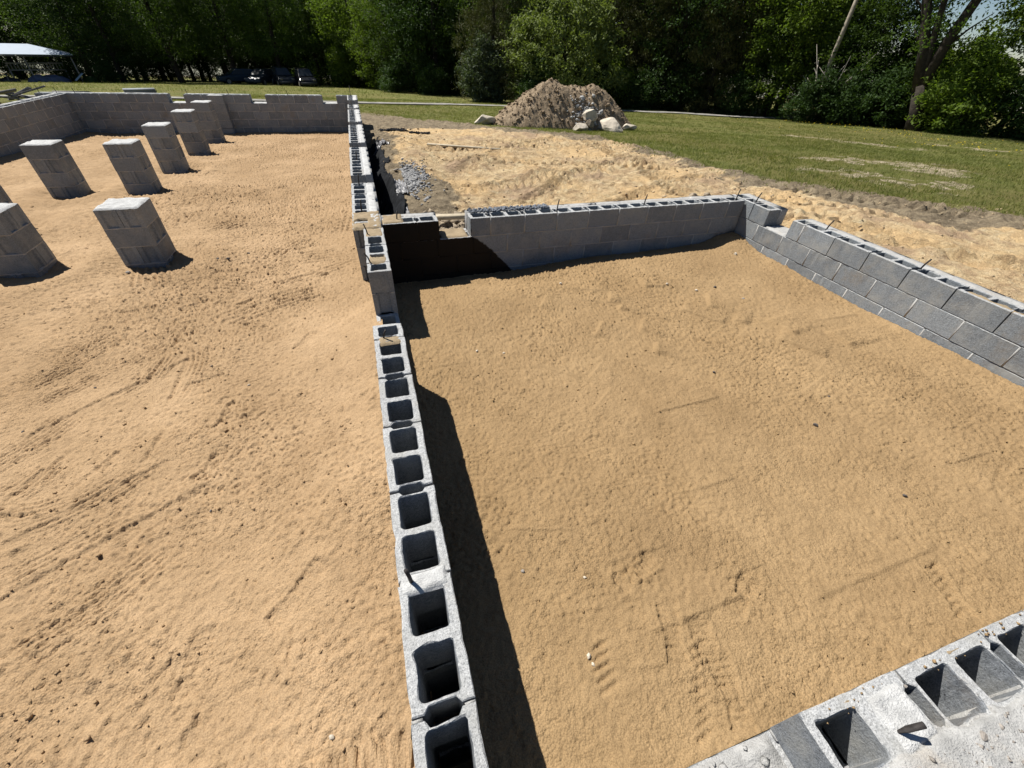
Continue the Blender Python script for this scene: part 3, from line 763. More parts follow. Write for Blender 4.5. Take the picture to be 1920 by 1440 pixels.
class Wall:
    """straight block wall: s runs along it, t across it from the inner face outwards"""
    def __init__(self, label, o, ang, outer=False, phase=0.0, group=None):
        self.root = thing('block_wall', label, 'wall', (o[0], o[1], 0), ang, group or 'block foundation walls')
        self.outer = outer; self.phase = phase; self.m = Boxes(); self.k = 0; self.R = random.Random(int(abs(o[0] * 100 + o[1] * 7)))
        self.bed = 1.0; self.jw = 0.0047; self.pr = 0.0015
    def course(self, c, spans, tops=None, halves=None, head=True, outer=None, special=None, z=None):
        zc = -BH / 2 - PITCH_Z * c if z is None else z
        tops = tops or [LOW]; halves = halves or [LOW_H]
        outer = self.outer if outer is None else outer
        ph = self.phase + (0.2032 if c % 2 else 0)
        for (s0, s1) in spans:
            cuts = [s0]
            k = math.ceil((s0 + 0.08 - ph) / PITCH_S)
            while ph + k * PITCH_S < s1 - 0.08:
                cuts.append(ph + k * PITCH_S); k += 1
            cuts.append(s1)
            for a, b in zip(cuts[:-1], cuts[1:]):
                L = b - a - 0.0094
                mid = (a + b) / 2
                me = self.R.choice(halves) if L < 0.29 else self.R.choice(tops)
                ref = 0.194 if L < 0.29 else BL
                if special and any(abs(mid - q) < 0.1 for q in special): me = special[[q for q in special if abs(mid - q) < 0.1][0]]
                o = obj('block', me, self.root, (mid, BW / 2 + self.R.gauss(0, 0.0012), zc + self.R.gauss(0, 0.0008)), self.R.gauss(0, 0.003) + (math.pi if (L < 0.29 and b == s1) else 0))
                o.scale = (L / ref, 1, 1)
                if b < s1 - 0.01:       # head joint, struck a little behind the face
                    if head is True or (head == 'some' and self.R.random() < 0.35):
                        for t0, t1 in ((self.pr, 0.034), (BW - 0.034, BW - 0.0015)):
                            jw = self.jw * self.R.uniform(.8, 1.25)
                            self.m.add(b - jw, b + jw, t0, t1, zc - BH / 2, zc + BH / 2 - (0.004 if c == 0 else 0) - self.R.uniform(0, 0.006))
                # bed joint below
                deep = 0.0 if self.R.random() < self.bed else 0.012
                for t0, t1 in ((self.pr + 0.0004 + deep, 0.033), (BW - 0.033, BW - 0.0018)):
                    e_ = max(0.0, self.jw - 0.0047) * (0 if deep else 1)
                    self.m.add(a + 0.002, b - 0.002, t0, t1, zc - BH / 2 - 0.0091 - e_, zc - BH / 2 - 0.0002 + e_)
            if outer:
                n = max(1, round((s1 - s0) / PITCH_S)); d = (s1 - s0) / n
                for k in range(n):
                    o = obj('solid_block', SOLID, self.root, (s0 + d * (k + 0.5), 0.249 + self.R.gauss(0, 0.001), zc + self.R.gauss(0, 0.001)))
                    o.scale = (d - 0.006, 1, 1)
                self.m.add(s0 + 0.004, s1 - 0.004, BW + 0.002, 0.2035, zc - BH / 2, zc + BH / 2 - 0.006)
    def rebar(self, s, t, h=0.11, lean=(0, 0), r=0.0065, z=-0.05):
        pts = [(s, t, z), (s + lean[0] * 0.5, t + lean[1] * 0.5, h * 0.5), (s + lean[0], t + lean[1], h)]
        return obj('rebar', tube_mesh('rebar', pts, [r, r, r], M_REBAR, 8), self.root)
    def cap(self, s0, s1, t0, t1, zt=0.006, mat=None, step=0.02, holes=(), amp=0.007, zb=-0.012, edge=0.02):
        self.k += 1
        return obj('mortar_smear', rough_slab('mortar_smear', s0, s1, t0, t1, zb, zt, mat or M_MORTAR, self.k * 3.7, step, holes, amp, edge), self.root)
    def done(self, mat=None):
        obj('mortar', self.m.mesh('mortar', mat or M_MORTAR), self.root)

# --- low dividing wall from the camera to the long wall.  s = distance towards the house corner, t to the left
HP = math.pi / 2
wa = Wall('low dividing wall of single hollow blocks running up the middle, with a two course gap near its far end', (0.046, 0, 0), HP, False, 0.739 - 2 * PITCH_S - 0.0)
wa.course(0, [(-0.45, 2.55)], NEAR, NEAR_H, 'some')
wa.course(0, [(3.39, 4.445)], TOPS, TOPS_H, 'some')
wa.course(1, [(-0.45, 2.55), (3.39, 4.445)], TOPS, TOPS_H)
for c in (2, 3): wa.course(c, [(-0.45, 4.445)], TOPS if c == 2 else [LOW], TOPS_H)
wa.cap(0.690, 0.775, 0.010, 0.186, 0.005, M_MORTAR_WHITE, 0.008, amp=0.005, edge=0.014)
wa.rebar(0.736, 0.141, 0.085, (0.006, 0.012), 0.0075)
wa.rebar(2.38, 0.140, 0.07, (-0.02, -0.03), 0.006)
wa.cap(2.30, 2.40, 0.02, 0.17, 0.003, M_MORTAR_SANDY, 0.012)
wa.rebar(3.60, 0.150, 0.09, (0.0, 0.05), 0.006)
wa.cap(3.57, 3.80, 0.015, 0.18, 0.004, M_MORTAR_SANDY, 0.012, holes=((3.70, 3.80, 0.04, 0.155),))
wa.rebar(4.27, 0.150, 0.10, (0.02, 0.03), 0.006)
wa.cap(4.20, 4.44, 0.01, 0.185, 0.005, M_MORTAR_SANDY, 0.014)
wa.done()

# --- long wall on the right of the crawl space: s to +y, t to +x, inner hollow block on the left
B_SEG = [(4.45, 6.19), (6.58, 8.52), (8.90, 10.88), (11.29, 13.27), (13.58, 14.28), (15.30, 16.64)]
def mirror_wall(label, o, ang, phase, L):
    return Wall(label, o, ang, True, phase)
class WallT(Wall):
    pass
wb = Wall('long twelve inch foundation wall right of the piers, its top course notched for vents, receding to the far corner', (-0.25, 0, 0), HP, True, 4.45)
# t must grow towards +x here, so mirror the across axis
wb.root.scale = (1, -1, 1)
wb.course(0, B_SEG, TOPS, TOPS_H, 'some')
wb.course(1, [(4.45, 16.64)], TOPS, TOPS_H)
for c in (2, 3, 4, 5): wb.course(c, [(4.45, 16.64)])
wb.cap(4.44, 4.98, -0.002, 0.295, 0.008, M_MORTAR_SANDY, 0.016, holes=((4.60, 4.72, 0.03, 0.15),), amp=0.010)
for (a, b) in B_SEG[:4]: wb.cap(a + 0.02, b - 0.01, 0.172, 0.288, 0.004, M_MORTAR_WHITE, 0.022)
for (a, b) in B_SEG[4:]: wb.cap(a + 0.02, b - 0.01, 0.15, 0.288, 0.004, M_MORTAR_WHITE, 0.03)
for s, h in ((5.03, 0.12), (6.10, 0.13), (7.55, 0.12), (9.6, 0.13), (12.2, 0.14), (13.9, 0.15), (16.35, 0.22), (16.45, 0.26)): wb.rebar(s, 0.10, h, (-0.02, 0.015), 0.007)
wb.done()

# --- far wall: s to -x from the right corner, inner face towards the camera
wf = Wall('far foundation wall of the crawl space with three vent gaps in its top course', (-0.255, 16.35, 0), 0, True, -0.33)
F_SEG = [(-7.85, -4.83), (-4.44, -2.74), (-2.33, -0.74), (-0.33, 0.0)]
wf.jw, wf.pr = 0.0095, -0.002
wf.course(0, F_SEG, [LOW], [LOW_H], True)
for c in (1, 2, 3, 4, 5): wf.course(c, [(-7.85, 0.0)])
# pilaster built into it
for c in range(6):
    for j in range(1):
        obj('block', LOW, wf.root, (-3.61, -0.100, -BH / 2 - PITCH_Z * c))
wf.m.add(-3.80, -3.42, -0.19, -0.004, -0.2032, -0.1945); wf.m.add(-3.80, -3.42, -0.19, -0.004, -0.4064, -0.3975); wf.m.add(-3.80, -3.42, -0.19, -0.004, -0.6096, -0.6005)
wf.cap(-3.80, -3.42, -0.19, -0.01, 0.008, M_MORTAR_WHITE, 0.03)
for (a, b) in F_SEG[:3]: wf.cap(a + 0.02, b - 0.02, 0.16, 0.288, 0.004, M_MORTAR_WHITE, 0.035)
for g in ((-4.83, -4.44), (-2.74, -2.33), (-0.74, -0.33)): wf.cap(g[0] + 0.01, g[1] - 0.01, 0.01, 0.28, -0.2032 + 0.016, M_MORTAR_WHITE, 0.03, zb=-0.2032)
for s, h in ((-7.78, .16), (-7.4, .12), (-7.0, .12), (-4.35, .11), (-3.3, .12), (-1.7, .12)): wf.rebar(s, 0.14, h, (-0.02, 0), 0.007)
wf.done()

# --- left wall of the crawl space: inner face looks right
wl = Wall('left foundation wall of the crawl space cut off by the left edge of the photo', (-7.40, 0, 0), HP, True, 16.35)
wl.jw, wl.pr = 0.0095, -0.002
wl.course(0, [(5.6, 16.345)], TOPS, TOPS_H, True)
for c in (1, 2, 3, 4): wl.course(c, [(5.6, 16.345)])
wl.cap(5.7, 16.3, 0.19, 0.288, 0.004, M_MORTAR_WHITE, 0.04)
wl.done()

# --- back wall of the right hand room
wc = Wall('back wall of the right room in grey block, shaded face, with a one block gap near the left end', (0, 4.53, 0), 0, True, 1.217 - 3 * PITCH_S)
wc.jw, wc.pr = 0.0068, -0.0015
wc.course(0, [(0.047, 0.64), (0.98, 4.722)], TOPS, TOPS_H, True)
for c in (1, 2, 3, 4): wc.course(c, [(0.047, 4.722)], TOPS if c == 1 else [LOW])
wc.cap(0.05, 0.27, 0.004, 0.288, 0.009, M_MORTAR_SANDY, 0.016, amp=0.01)
wc.cap(0.27, 0.63, 0.17, 0.288, 0.004, M_MORTAR, 0.02)
wc.cap(1.95, 4.70, 0.172, 0.289, 0.004, M_MORTAR, 0.025)
wc.cap(0.66, 0.96, 0.01, 0.285, -0.2032 + 0.014, M_MORTAR_SANDY, 0.02, zb=-0.2032)
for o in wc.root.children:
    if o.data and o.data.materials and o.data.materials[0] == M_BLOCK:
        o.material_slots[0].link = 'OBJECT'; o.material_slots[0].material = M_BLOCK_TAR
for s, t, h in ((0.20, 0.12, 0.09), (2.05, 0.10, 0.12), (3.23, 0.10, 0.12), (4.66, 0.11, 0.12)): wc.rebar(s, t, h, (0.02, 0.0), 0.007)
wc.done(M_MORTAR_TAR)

# --- right wall of the room: inner face looks left, s to +y
we = Wall('right wall of the sand room, sunlit blue-grey face, with a single corner block past its one block gap', (4.73, 0, 0), HP, True, 3.573)
we.root.scale = (1, -1, 1); we.bed = 0.35
we.jw, we.pr = 0.006, -0.001
we.course(0, [(-0.27, 3.752), (4.11, 4.815)], TOPS, TOPS_H, 'some')
for c in (1, 2, 3, 4): we.course(c, [(-0.27, 4.815)], TOPS if c < 3 else [LOW])
we.cap(0.05, 3.72, 0.172, 0.289, 0.004, M_MORTAR, 0.025)
we.cap(4.28, 4.80, 0.16, 0.289, 0.004, M_MORTAR, 0.025)
we.cap(0.9, 1.9, 0.010, 0.075, 0.006, M_MORTAR_SANDY, 0.02, amp=0.012)
we.cap(3.77, 4.10, 0.01, 0.285, -0.2032 + 0.014, M_MORTAR, 0.02, zb=-0.2032)
for s, t, h in ((4.50, 0.13, 0.11), (3.43, 0.16, 0.10), (2.35, 0.12, 0.10), (1.2, 0.12, 0.10)): we.rebar(s, t, h, (-0.03, 0.02), 0.0075)
we.done()

# --- front wall below the camera, lower right of the picture
wd = Wall('front wall at the bottom right corner, open block cores beside a wide messy mortar ledge with pebbles', (0, 0.014, 0), 0, True, 0.962 + PITCH_S)
wd.root.scale = (1, -1, 1)
D_SPECIAL = {}
wd.course(0, [(0.962, 4.722)], NEAR, NEAR_H, True, special={0.962 + PITCH_S / 2: NEAR_FP})
wd.course(1, [(0.05, 4.722)], TOPS, TOPS_H)
for c in (2, 3): wd.course(c, [(0.05, 4.722)])
wd.cap(1.185, 1.350, 0.016, 0.175, 0.010, M_MORTAR_WHITE, 0.010, amp=0.006)
cells = []
for k in range(1, 9):
    x0 = 0.962 + PITCH_S * k + 0.199
    for q in (-0.0925, 0.0925): cells.append((x0 + q - 0.074, x0 + q + 0.074, 0.024, 0.170))
cells.append((0.962 + 0.199 - 0.0925 - 0.074, 0.962 + 0.199 - 0.0925 + 0.074, 0.024, 0.170))
wd.cap(0.975, 3.2, 0.150, 0.300, 0.012, M_MORTAR, 0.012, amp=0.006, holes=[(a, b, 0.0, 0.166) for (a, b, _, __) in cells])
for (a, b) in ((1.58, 1.66), (1.83, 1.92), (1.10, 1.16), (2.02, 2.2)): wd.cap(a, b, 0.002, 0.034, 0.002, M_MORTAR_SANDY, 0.007, amp=0.005, edge=0.02)
wd.cap(0.06, 0.950, 0.004, 0.290, -0.2032 + 0.020, M_MORTAR, 0.014, amp=0.022, zb=-0.2032)
wd.rebar(1.195, 0.115, 0.075, (0.055, 0.01), 0.0085)
for (s, n_) in ((1.78, 1), (2.19, 1)):
    pass
wd.done()

# ------------------------------------------------------------------ piers
PIER_TXT = ['nearest square block pier, standing alone right of the others with its shadow on the sand',
            'square block pier cut by the left edge of the photo, left of the nearest pier',
            'square block pier mostly outside the left edge, only a sliver of its side in view',
            'square block pier left of its row, in front of the left foundation wall',
            'second closest pier of the long row, beside the leftmost full pier',
            'third pier of the long row, between two taller looking piers',
            'fourth pier of the long row, partly overlapping the one behind',
            'rearmost free standing pier, just before the far wall']
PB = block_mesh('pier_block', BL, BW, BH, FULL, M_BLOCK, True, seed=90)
for i, (px, py) in enumerate(PIERS):
    rt = thing('block_pier', PIER_TXT[i], 'pier', (px, py, 0), random.gauss(0, 0.012), 'block piers in the crawl space')
    mm = Boxes()
    nc = 4 if py < 7 else 5
    for c in range(nc):
        z = -BH / 2 - PITCH_Z * c
        turn = (c + i) % 2 == 0
        for s in (-1, 1):
            if turn:
                o = obj('block', PB, rt, (s * 0.1005, random.gauss(0, .002), z), HP + (0 if s > 0 else math.pi))
            else:
                o = obj('block', PB, rt, (random.gauss(0, .002), s * 0.1005, z), 0 if s > 0 else math.pi)
        mm.add(-0.1972, 0.1972, -0.1972, 0.1972, z - BH / 2 - 0.0098, z - BH / 2 + 0.0012)
        if turn: mm.add(-0.0045, 0.0045, -0.19, 0.19, z - BH / 2, z + BH / 2 - 0.002)
        else: mm.add(-0.19, 0.19, -0.0045, 0.0045, z - BH / 2, z + BH / 2 - 0.002)
    obj('mortar', mm.mesh('mortar', M_MORTAR), rt)
    obj('mortar_cap', rough_slab('mortar_cap', -0.198, 0.198, -0.198, 0.198, -0.004, 0.012, M_MORTAR_WHITE, i * 2.3, 0.016, amp=0.007, edge=0.016), rt)

# ------------------------------------------------------------------ stones
def rock_mesh(name, r, mat, seed, sub=3, squash=(1, 1, 0.7), cuts=6, rough=0.06):
    rg = random.Random(seed)
    bm = bmesh.new()
    bmesh.ops.create_icosphere(bm, subdivisions=sub, radius=1.0)
    pl = [(Vector((rg.gauss(0, 1), rg.gauss(0, 1), rg.gauss(0, 1))).normalized(), rg.uniform(0.5, 0.82)) for _ in range(cuts)]
    for v in bm.verts:
        p = v.co.copy()
        for n_, d in pl:
            e = p.dot(n_) - d
            if e > 0: p -= n_ * e
        k = 1 + rough * (math.sin(p.x * 5.1 + seed) * math.sin(p.y * 4.3) + math.sin(p.z * 9 + p.x * 7) * 0.5)
        v.co = Vector((p.x * squash[0] * k, p.y * squash[1] * k, p.z * squash[2] * k)) * r
    return bm_mesh(name, bm, mat, False)

# pebbles one can pick out on the sand
PEB = [rock_mesh('pebble', 1.0, M_PEBBLE, 200 + k, 2, (1, 0.8, 0.6)) for k in range(3)]
PEB_P = [rock_mesh('pebble_pale', 1.0, M_STONE, 210 + k, 2, (1, 0.8, 0.7)) for k in range(2)]
PEB_D = [rock_mesh('pebble_dark', 1.0, M_PEBBLE_D, 220 + k, 2, (1, 0.8, 0.6)) for k in range(2)]
def pebble(x, y, r, me, label, zf, group):
    o = thing('pebble', label, 'pebble', (x, y, zf(x, y) + r * 0.35), random.uniform(0, 6), group, me)
    o.scale = (r, r, r)
G_R = 'pebbles on the sand of the right room'
for (x, y, r, kind, lb) in ((0.55, 0.44, 0.013, 1, 'largest pale pebble on the sand near the dividing wall shadow'),
                           (0.555, 0.405, 0.010, 1, 'flat pale pebble right below the largest pale pebble'),
                           (0.68, 0.75, 0.009, 1, 'small white pebble on open sand above the largest pale pebble'),
                           (0.40, 0.87, 0.011, 0, 'pebble on sand beside the long dark wall shadow'),
                           (0.63, 2.80, 0.014, 1, 'left of two round pebbles near the stepped wall shadow'),
                           (0.85, 2.72, 0.013, 1, 'right of two round pebbles near the stepped wall shadow'),
                           (3.48, 3.31, 0.022, 2, 'dark round stone on the sand toward the back right corner'),
                           (3.23, 3.30, 0.018, 1, 'pale stone left of the dark round stone'),
                           (3.60, 3.00, 0.018, 0, 'brown stone in front of the dark round stone'),
                           (2.45, 2.01, 0.014, 2, 'dark pebble alone in the middle of the sand room'),
                           (1.82, 3.80, 0.020, 1, 'pale stone near the back wall shadow'),
                           (2.97, 3.48, 0.017, 1, 'pale chip in the sand near the back wall'),
                           (2.73, 1.28, 0.018, 2, 'dark pebble on sand facing the right wall'),
                           (2.72, 0.65, 0.014, 2, 'dark pebble between the right wall and the front wall'),
                           (3.11, 1.50, 0.014, 2, 'dark pebble close to the right wall'),
                           (4.35, 4.02, 0.03, 1, 'pale stone in the back right corner of the room')):
    pebble(x, y, r, (PEB, PEB_P, PEB_D)[kind][0], lb, sand_r, G_R)
G_L = 'pebbles on the crawl space sand'
for (x, y, r, kind, lb) in ((-1.44, 3.14, 0.011, 2, 'dark pebble above the boot print left of the dividing wall'),
                           (-1.14, 1.69, 0.010, 2, 'dark clod beside a footprint in the crawl space sand'),
                           (-2.42, 2.67, 0.012, 2, 'dark clod near the left edge of the photo'),
                           (-2.19, 3.08, 0.011, 2, 'dark pebble at the end of the raked strip on the left'),
                           (-1.12, 2.80, 0.013, 1, 'small white pebble left of the dividing wall'),
                           (-1.85, 5.40, 0.022, 2, 'left of two dark clods right of the nearest pier'),
                           (-1.74, 5.37, 0.022, 2, 'right of two dark clods right of the nearest pier'),
                           (-1.57, 5.59, 0.022, 2, 'dark clod farther right of the nearest pier'),
                           (-0.46, 0.46, 0.012, 1, 'pale pebble at the bottom of the photo left of the dividing wall'),
                           (-2.72, 5.30, 0.03, 0, 'grey stone chip at the foot of the nearest pier')):
    pebble(x, y, r, (PEB, PEB_P, PEB_D)[kind][0], lb, sand_l, G_L)

def scatter_stones(name, pts, sizes, mat, seed, parent=None, kind='stuff', flat=0.7):
    """many small tetra/octahedral stones joined in one mesh"""
    rg = np.random.default_rng(seed)
    pts = np.asarray(pts, float); n = len(pts)
    dirs = np.array([(1, 0, 0), (-1, 0, 0), (0, 1, 0), (0, -1, 0), (0, 0, 1), (0, 0, -1)], float)
    V = dirs[None] * (1 + 0.45 * rg.uniform(-1, 1, (n, 6, 1))) + 0.22 * rg.uniform(-1, 1, (n, 6, 3))
    ax = rg.normal(size=(n, 3)); ax /= np.linalg.norm(ax, axis=1)[:, None]; th = rg.uniform(0, 6.28, n)
    K = np.zeros((n, 3, 3)); K[:, 0, 1] = -ax[:, 2]; K[:, 0, 2] = ax[:, 1]; K[:, 1, 0] = ax[:, 2]; K[:, 1, 2] = -ax[:, 0]; K[:, 2, 0] = -ax[:, 1]; K[:, 2, 1] = ax[:, 0]
    R = np.eye(3)[None] + np.sin(th)[:, None, None] * K + (1 - np.cos(th))[:, None, None] * (K @ K)
    V = np.einsum('nij,nkj->nki', R, V) * np.asarray(sizes)[:, None, None]
    V[..., 2] *= flat
    V += pts[:, None, :]
    f = np.array([(0, 2, 4), (2, 1, 4), (1, 3, 4), (3, 0, 4), (2, 0, 5), (1, 2, 5), (3, 1, 5), (0, 3, 5)])
    F = (f[None] + (np.arange(n) * 6)[:, None, None]).reshape(-1, 3)
    return obj(name, np_mesh(name, V.reshape(-1, 3), F, mat), parent, kind=kind)

# crumbs of sand and grit (uncountable)
n = 2600
xy = np.stack([RNG.uniform(0.1, 4.6, n), RNG.uniform(0.05, 4.4, n)], -1)
keep = fbm(xy[:, 0], xy[:, 1], 1.3, 3) + RNG.uniform(-.2, .2, n) > 0.0
xy = xy[keep]
zz = Z_R[np.searchsorted(ly, xy[:, 1]).clip(0, len(ly) - 1), np.searchsorted(lx, xy[:, 0]).clip(0, len(lx) - 1)]
scatter_stones('sand_crumbs', np.column_stack([xy, zz + 0.002]), RNG.gamma(3, 0.0011, len(xy)) + 0.0015, M_SAND_R, 1)
n = 4200
xy = np.stack([RNG.uniform(-4.5, -0.3, n), 0.3 + 9 * RNG.random(n) ** 1.5, ], -1)
keep = fbm(xy[:, 0] + 9, xy[:, 1], 1.3, 3) + RNG.uniform(-.2, .2, n) > 0.0
xy = xy[keep]
zz = Z_L[np.searchsorted(my, xy[:, 1]).clip(0, len(my) - 1), np.searchsorted(mx, xy[:, 0]).clip(0, len(mx) - 1)]
scatter_stones('sand_crumbs', np.column_stack([xy, zz + 0.002]), RNG.gamma(3, 0.0014, len(xy)) + 0.002, M_SAND_L, 2)

# pebbles and mortar crumbs on the front ledge
G_M = 'pebbles caught in the mortar ledge'
for (x, y, r, lb) in ((1.385, -0.245, 0.013, 'oval grey pebble on the mortar ledge below the rebar'), (1.30, -0.250, 0.011, 'dark flat pebble in the mortar right of the rebar'),
                      (1.50, -0.265, 0.016, 'upper of two overlapping grey pebbles on the mortar ledge'), (1.47, -0.285, 0.020, 'lower of two overlapping grey pebbles on the mortar ledge'),
                      (1.445, -0.185, 0.014, 'grey pebble at the lower lip of an open block core'), (1.345, -0.03, 0.007, 'small pebble at the top of the grouted core')):
    pebble(x, y, r, PEB[1], lb, lambda x, y: 0.010, G_M)
pts = np.column_stack([RNG.uniform(0.2, 0.95, 160), RNG.uniform(-0.27, 0.0, 160), np.full(160, -0.187)])
scatter_stones('mortar_crumbs', pts, RNG.gamma(2.5, 0.0022, 160) + 0.002, M_MORTAR, 3)
pts = np.column_stack([RNG.uniform(1.0, 2.4, 260), -0.17 - 0.12 * RNG.random(260), np.full(260, 0.012)])
scatter_stones('mortar_crumbs', pts, RNG.gamma(2.0, 0.0016, 260) + 0.001, M_PEBBLE, 4)
pts = np.column_stack([RNG.uniform(1.0, 2.4, 420), 0.012 - 0.30 * RNG.random(420), np.full(420, 0.004)])
scatter_stones('mortar_crumbs', pts[(pts[:, 1] > -0.03) | (pts[:, 1] < -0.16)], (RNG.gamma(2.0, 0.0013, 420) + 0.001)[(pts[:, 1] > -0.03) | (pts[:, 1] < -0.16)], M_SAND_R, 5)

# gravel heap on and behind the back wall, rubble in its gap
n = 900
x = 1.02 + 0.95 * RNG.random(n); y = RNG.choice([0, 1], n, p=[.4, .6])
yy = np.where(y == 0, RNG.uniform(4.70, 4.82, n), 4.80 + np.abs(RNG.normal(0, 0.16, n)))
z = np.where(y == 0, 0.006 + 0.010 * RNG.random(n), np.maximum(ground_z(x, yy), -0.01 - 0.9 * (yy - 4.82)) + 0.004)
scatter_stones('gravel_heap', np.column_stack([x, yy, z]), RNG.gamma(4, 0.0032, n) + 0.003, M_GRAVEL, 5)
n = 420
x = RNG.uniform(0.5, 1.15, n); yy = 4.84 + np.abs(RNG.normal(0, 0.35, n))
scatter_stones('rubble', np.column_stack([x, yy, ground_z(x, yy) + 0.01]), RNG.gamma(3, 0.009, n) + 0.006, M_GRAVEL_TAN, 6)
# grey gravel spilled beside the trench
n = 1300
x = 0.72 + 0.2 * np.abs(RNG.normal(0, 1, n)) * 0.8; yy = RNG.normal(7.7, 0.45, n)
x = x - 0.16
scatter_stones('gravel_spill', np.column_stack([x, yy, ground_z(x, yy) + 0.004]), RNG.gamma(4, 0.0045, n) + 0.004, simple_mat('grey_gravel', (0.25, 0.25, 0.25), 0.85, 0.5, 25), 7)
# clods over the bare soil
n = 6500
x = RNG.uniform(0.5, 10.5, n); yy = RNG.uniform(-0.5, 16, n)
cgr = smooth(0.35, -0.55, poly_sd(x, yy, GRASS_EDGE))
pat = fbm(x + 20, yy, 1.1, 3) + 0.25 * np.exp(-((x - 1.0) / 0.5) ** 2) + 0.2 * np.exp(-((yy - 5.5) / 0.5) ** 2)
keep = (cgr < 0.5) & (pat + RNG.uniform(-.15, .15, n) > 0.02) & ~((x < 5.08) & (yy < 4.85))
x, yy = x[keep], yy[keep]
s_ = RNG.gamma(1.8, 0.006, len(x)) + 0.004
scatter_stones('soil_clods', np.column_stack([x, yy, ground_z(x, yy) + s_ * 0.25]), s_, M_CLOD, 8)

# ------------------------------------------------------------------ trench lining, plastic, boards
xs = np.linspace(0.052, 0.80, 40); ys = np.linspace(5.02, 12.6, 240)
X, Y = np.meshgrid(xs, ys)
edge = 0.30 + 0.03 * np.sin(Y * 2.1) + 0.2 * fbm(X * 0, Y, 2.3, 3)
Xs = 0.052 + (X - 0.052) / 0.748 * (edge - 0.0)
Zp = ground_z(Xs.ravel(), Y.ravel()).reshape(X.shape) + 0.03 + 0.05 * np.abs(fbm(Xs, Y, 7.0, 3)) + 0.03 * np.sin(14 * Xs + 9 * fbm(Xs, Y, 2, 2))
me = np_mesh('plastic_sheet', np.stack([Xs, Y, Zp], -1).reshape(-1, 3), grid_faces(len(xs), len(ys)), M_PLASTIC, True)
o = obj('plastic_sheet', me); tag(o, 'black plastic sheet lining the trench right of the long notched wall', 'plastic sheet')
sd_ = o.modifiers.new('thickness', 'SOLIDIFY'); sd_.thickness = 0.003
def rumpled(label, cx, cy, lx_, ly_, mat, seed, lift=0.10, rot=0.0, cat='plastic sheet'):
    u, v = np.meshgrid(np.linspace(-.5, .5, 34), np.linspace(-.5, .5, 44))
    w = 1 + 0.35 * fbm(u * 3 + seed, v * 3, 1.5, 3)
    x = cx + (u * lx_ * math.cos(rot) - v * ly_ * math.sin(rot)) * w; y = cy + (u * lx_ * math.sin(rot) + v * ly_ * math.cos(rot)) * w
    z = ground_z(x.ravel(), y.ravel()).reshape(x.shape) + 0.015 + lift * np.abs(fbm(u * 6 + seed, v * 5, 1.6, 4)) * 2
    o = obj('plastic_sheet', np_mesh('plastic_sheet', np.stack([x, y, z], -1).reshape(-1, 3), grid_faces(34, 44), mat, True))
    s = o.modifiers.new('thickness', 'SOLIDIFY'); s.thickness = 0.003
    return tag(o, label, cat)
rumpled('crumpled clear plastic film at the trench edge beside grey gravel', 0.45, 7.15, 0.18, 0.7, M_PLASTIC_W, 2, 0.07)
rumpled('strip of clear plastic along the trench edge just behind the stub wall', 0.40, 5.7, 0.07, 0.9, M_PLASTIC_W, 5, 0.03)
rumpled('crumpled dark plastic lump halfway along the trench', 0.34, 11.3, 0.25, 0.6, plastic_mat('grey_plastic', (0.09, 0.09, 0.10), 0.4), 8, 0.14, 0.5)
rumpled('black plastic scrap on brown soil beyond the end of the trench', 0.9, 14.6, 0.8, 0.4, M_PLASTIC, 9, 0.05, 0.2)
rumpled('dark plastic scrap on soil near the corner of the lawn', 1.6, 13.9, 0.6, 0.3, M_PLASTIC, 12, 0.04, 0.1)
def board(label, p0, p1, w, th, mat, cat='board', name='board'):
    d = Vector(p1) - Vector(p0); L = d.length
    b = Boxes(); b.add(-L / 2, L / 2, -w / 2, w / 2, -th / 2, th / 2)
    o = obj(name, b.mesh(name, mat))
    o.location = (Vector(p0) + Vector(p1)) / 2
    o.rotation_euler = d.to_track_quat('X', 'Z').to_euler()
    bv = o.modifiers.new('edge', 'BEVEL'); bv.width = th * 0.15; bv.segments = 1
    return tag(o, label, cat)
board('long pale board lying on the yellow dirt right of the trench', (1.4, 10.9, gz(1.4, 10.9) + 0.05), (3.0, 10.35, gz(3.0, 10.35) + 0.05), 0.10, 0.035, M_WOOD_PALE)
board('short pale board lying behind the gap in the back wall', (0.62, 5.40, gz(0.62, 5.40) + 0.10), (1.05, 5.02, gz(1.05, 5.02) + 0.12), 0.10, 0.05, M_WOOD_PALE)
board('splintered wood stick poking out over the plastic lined trench', (0.24, 8.9, -0.52), (0.50, 8.2, -0.30), 0.04, 0.03, M_BARK_PALE, 'stick', 'stick')
board('short light stick at the trench edge by the crumpled plastic', (0.30, 7.05, -0.55), (0.44, 6.85, -0.34), 0.035, 0.03, M_BARK_PALE, 'stick', 'stick')
for i, (x, y, r) in enumerate(((4.55, 5.35, 0.075), (5.15, 5.75, 0.07))):
    thing('rock', ('pale rock on the dirt just behind the back wall', 'brown rock on the dirt behind the corner block')[i], 'rock', (x, y, gz(x, y) + 0.04), i, None, rock_mesh('rock', r, M_GRAVEL_TAN, 300 + i))

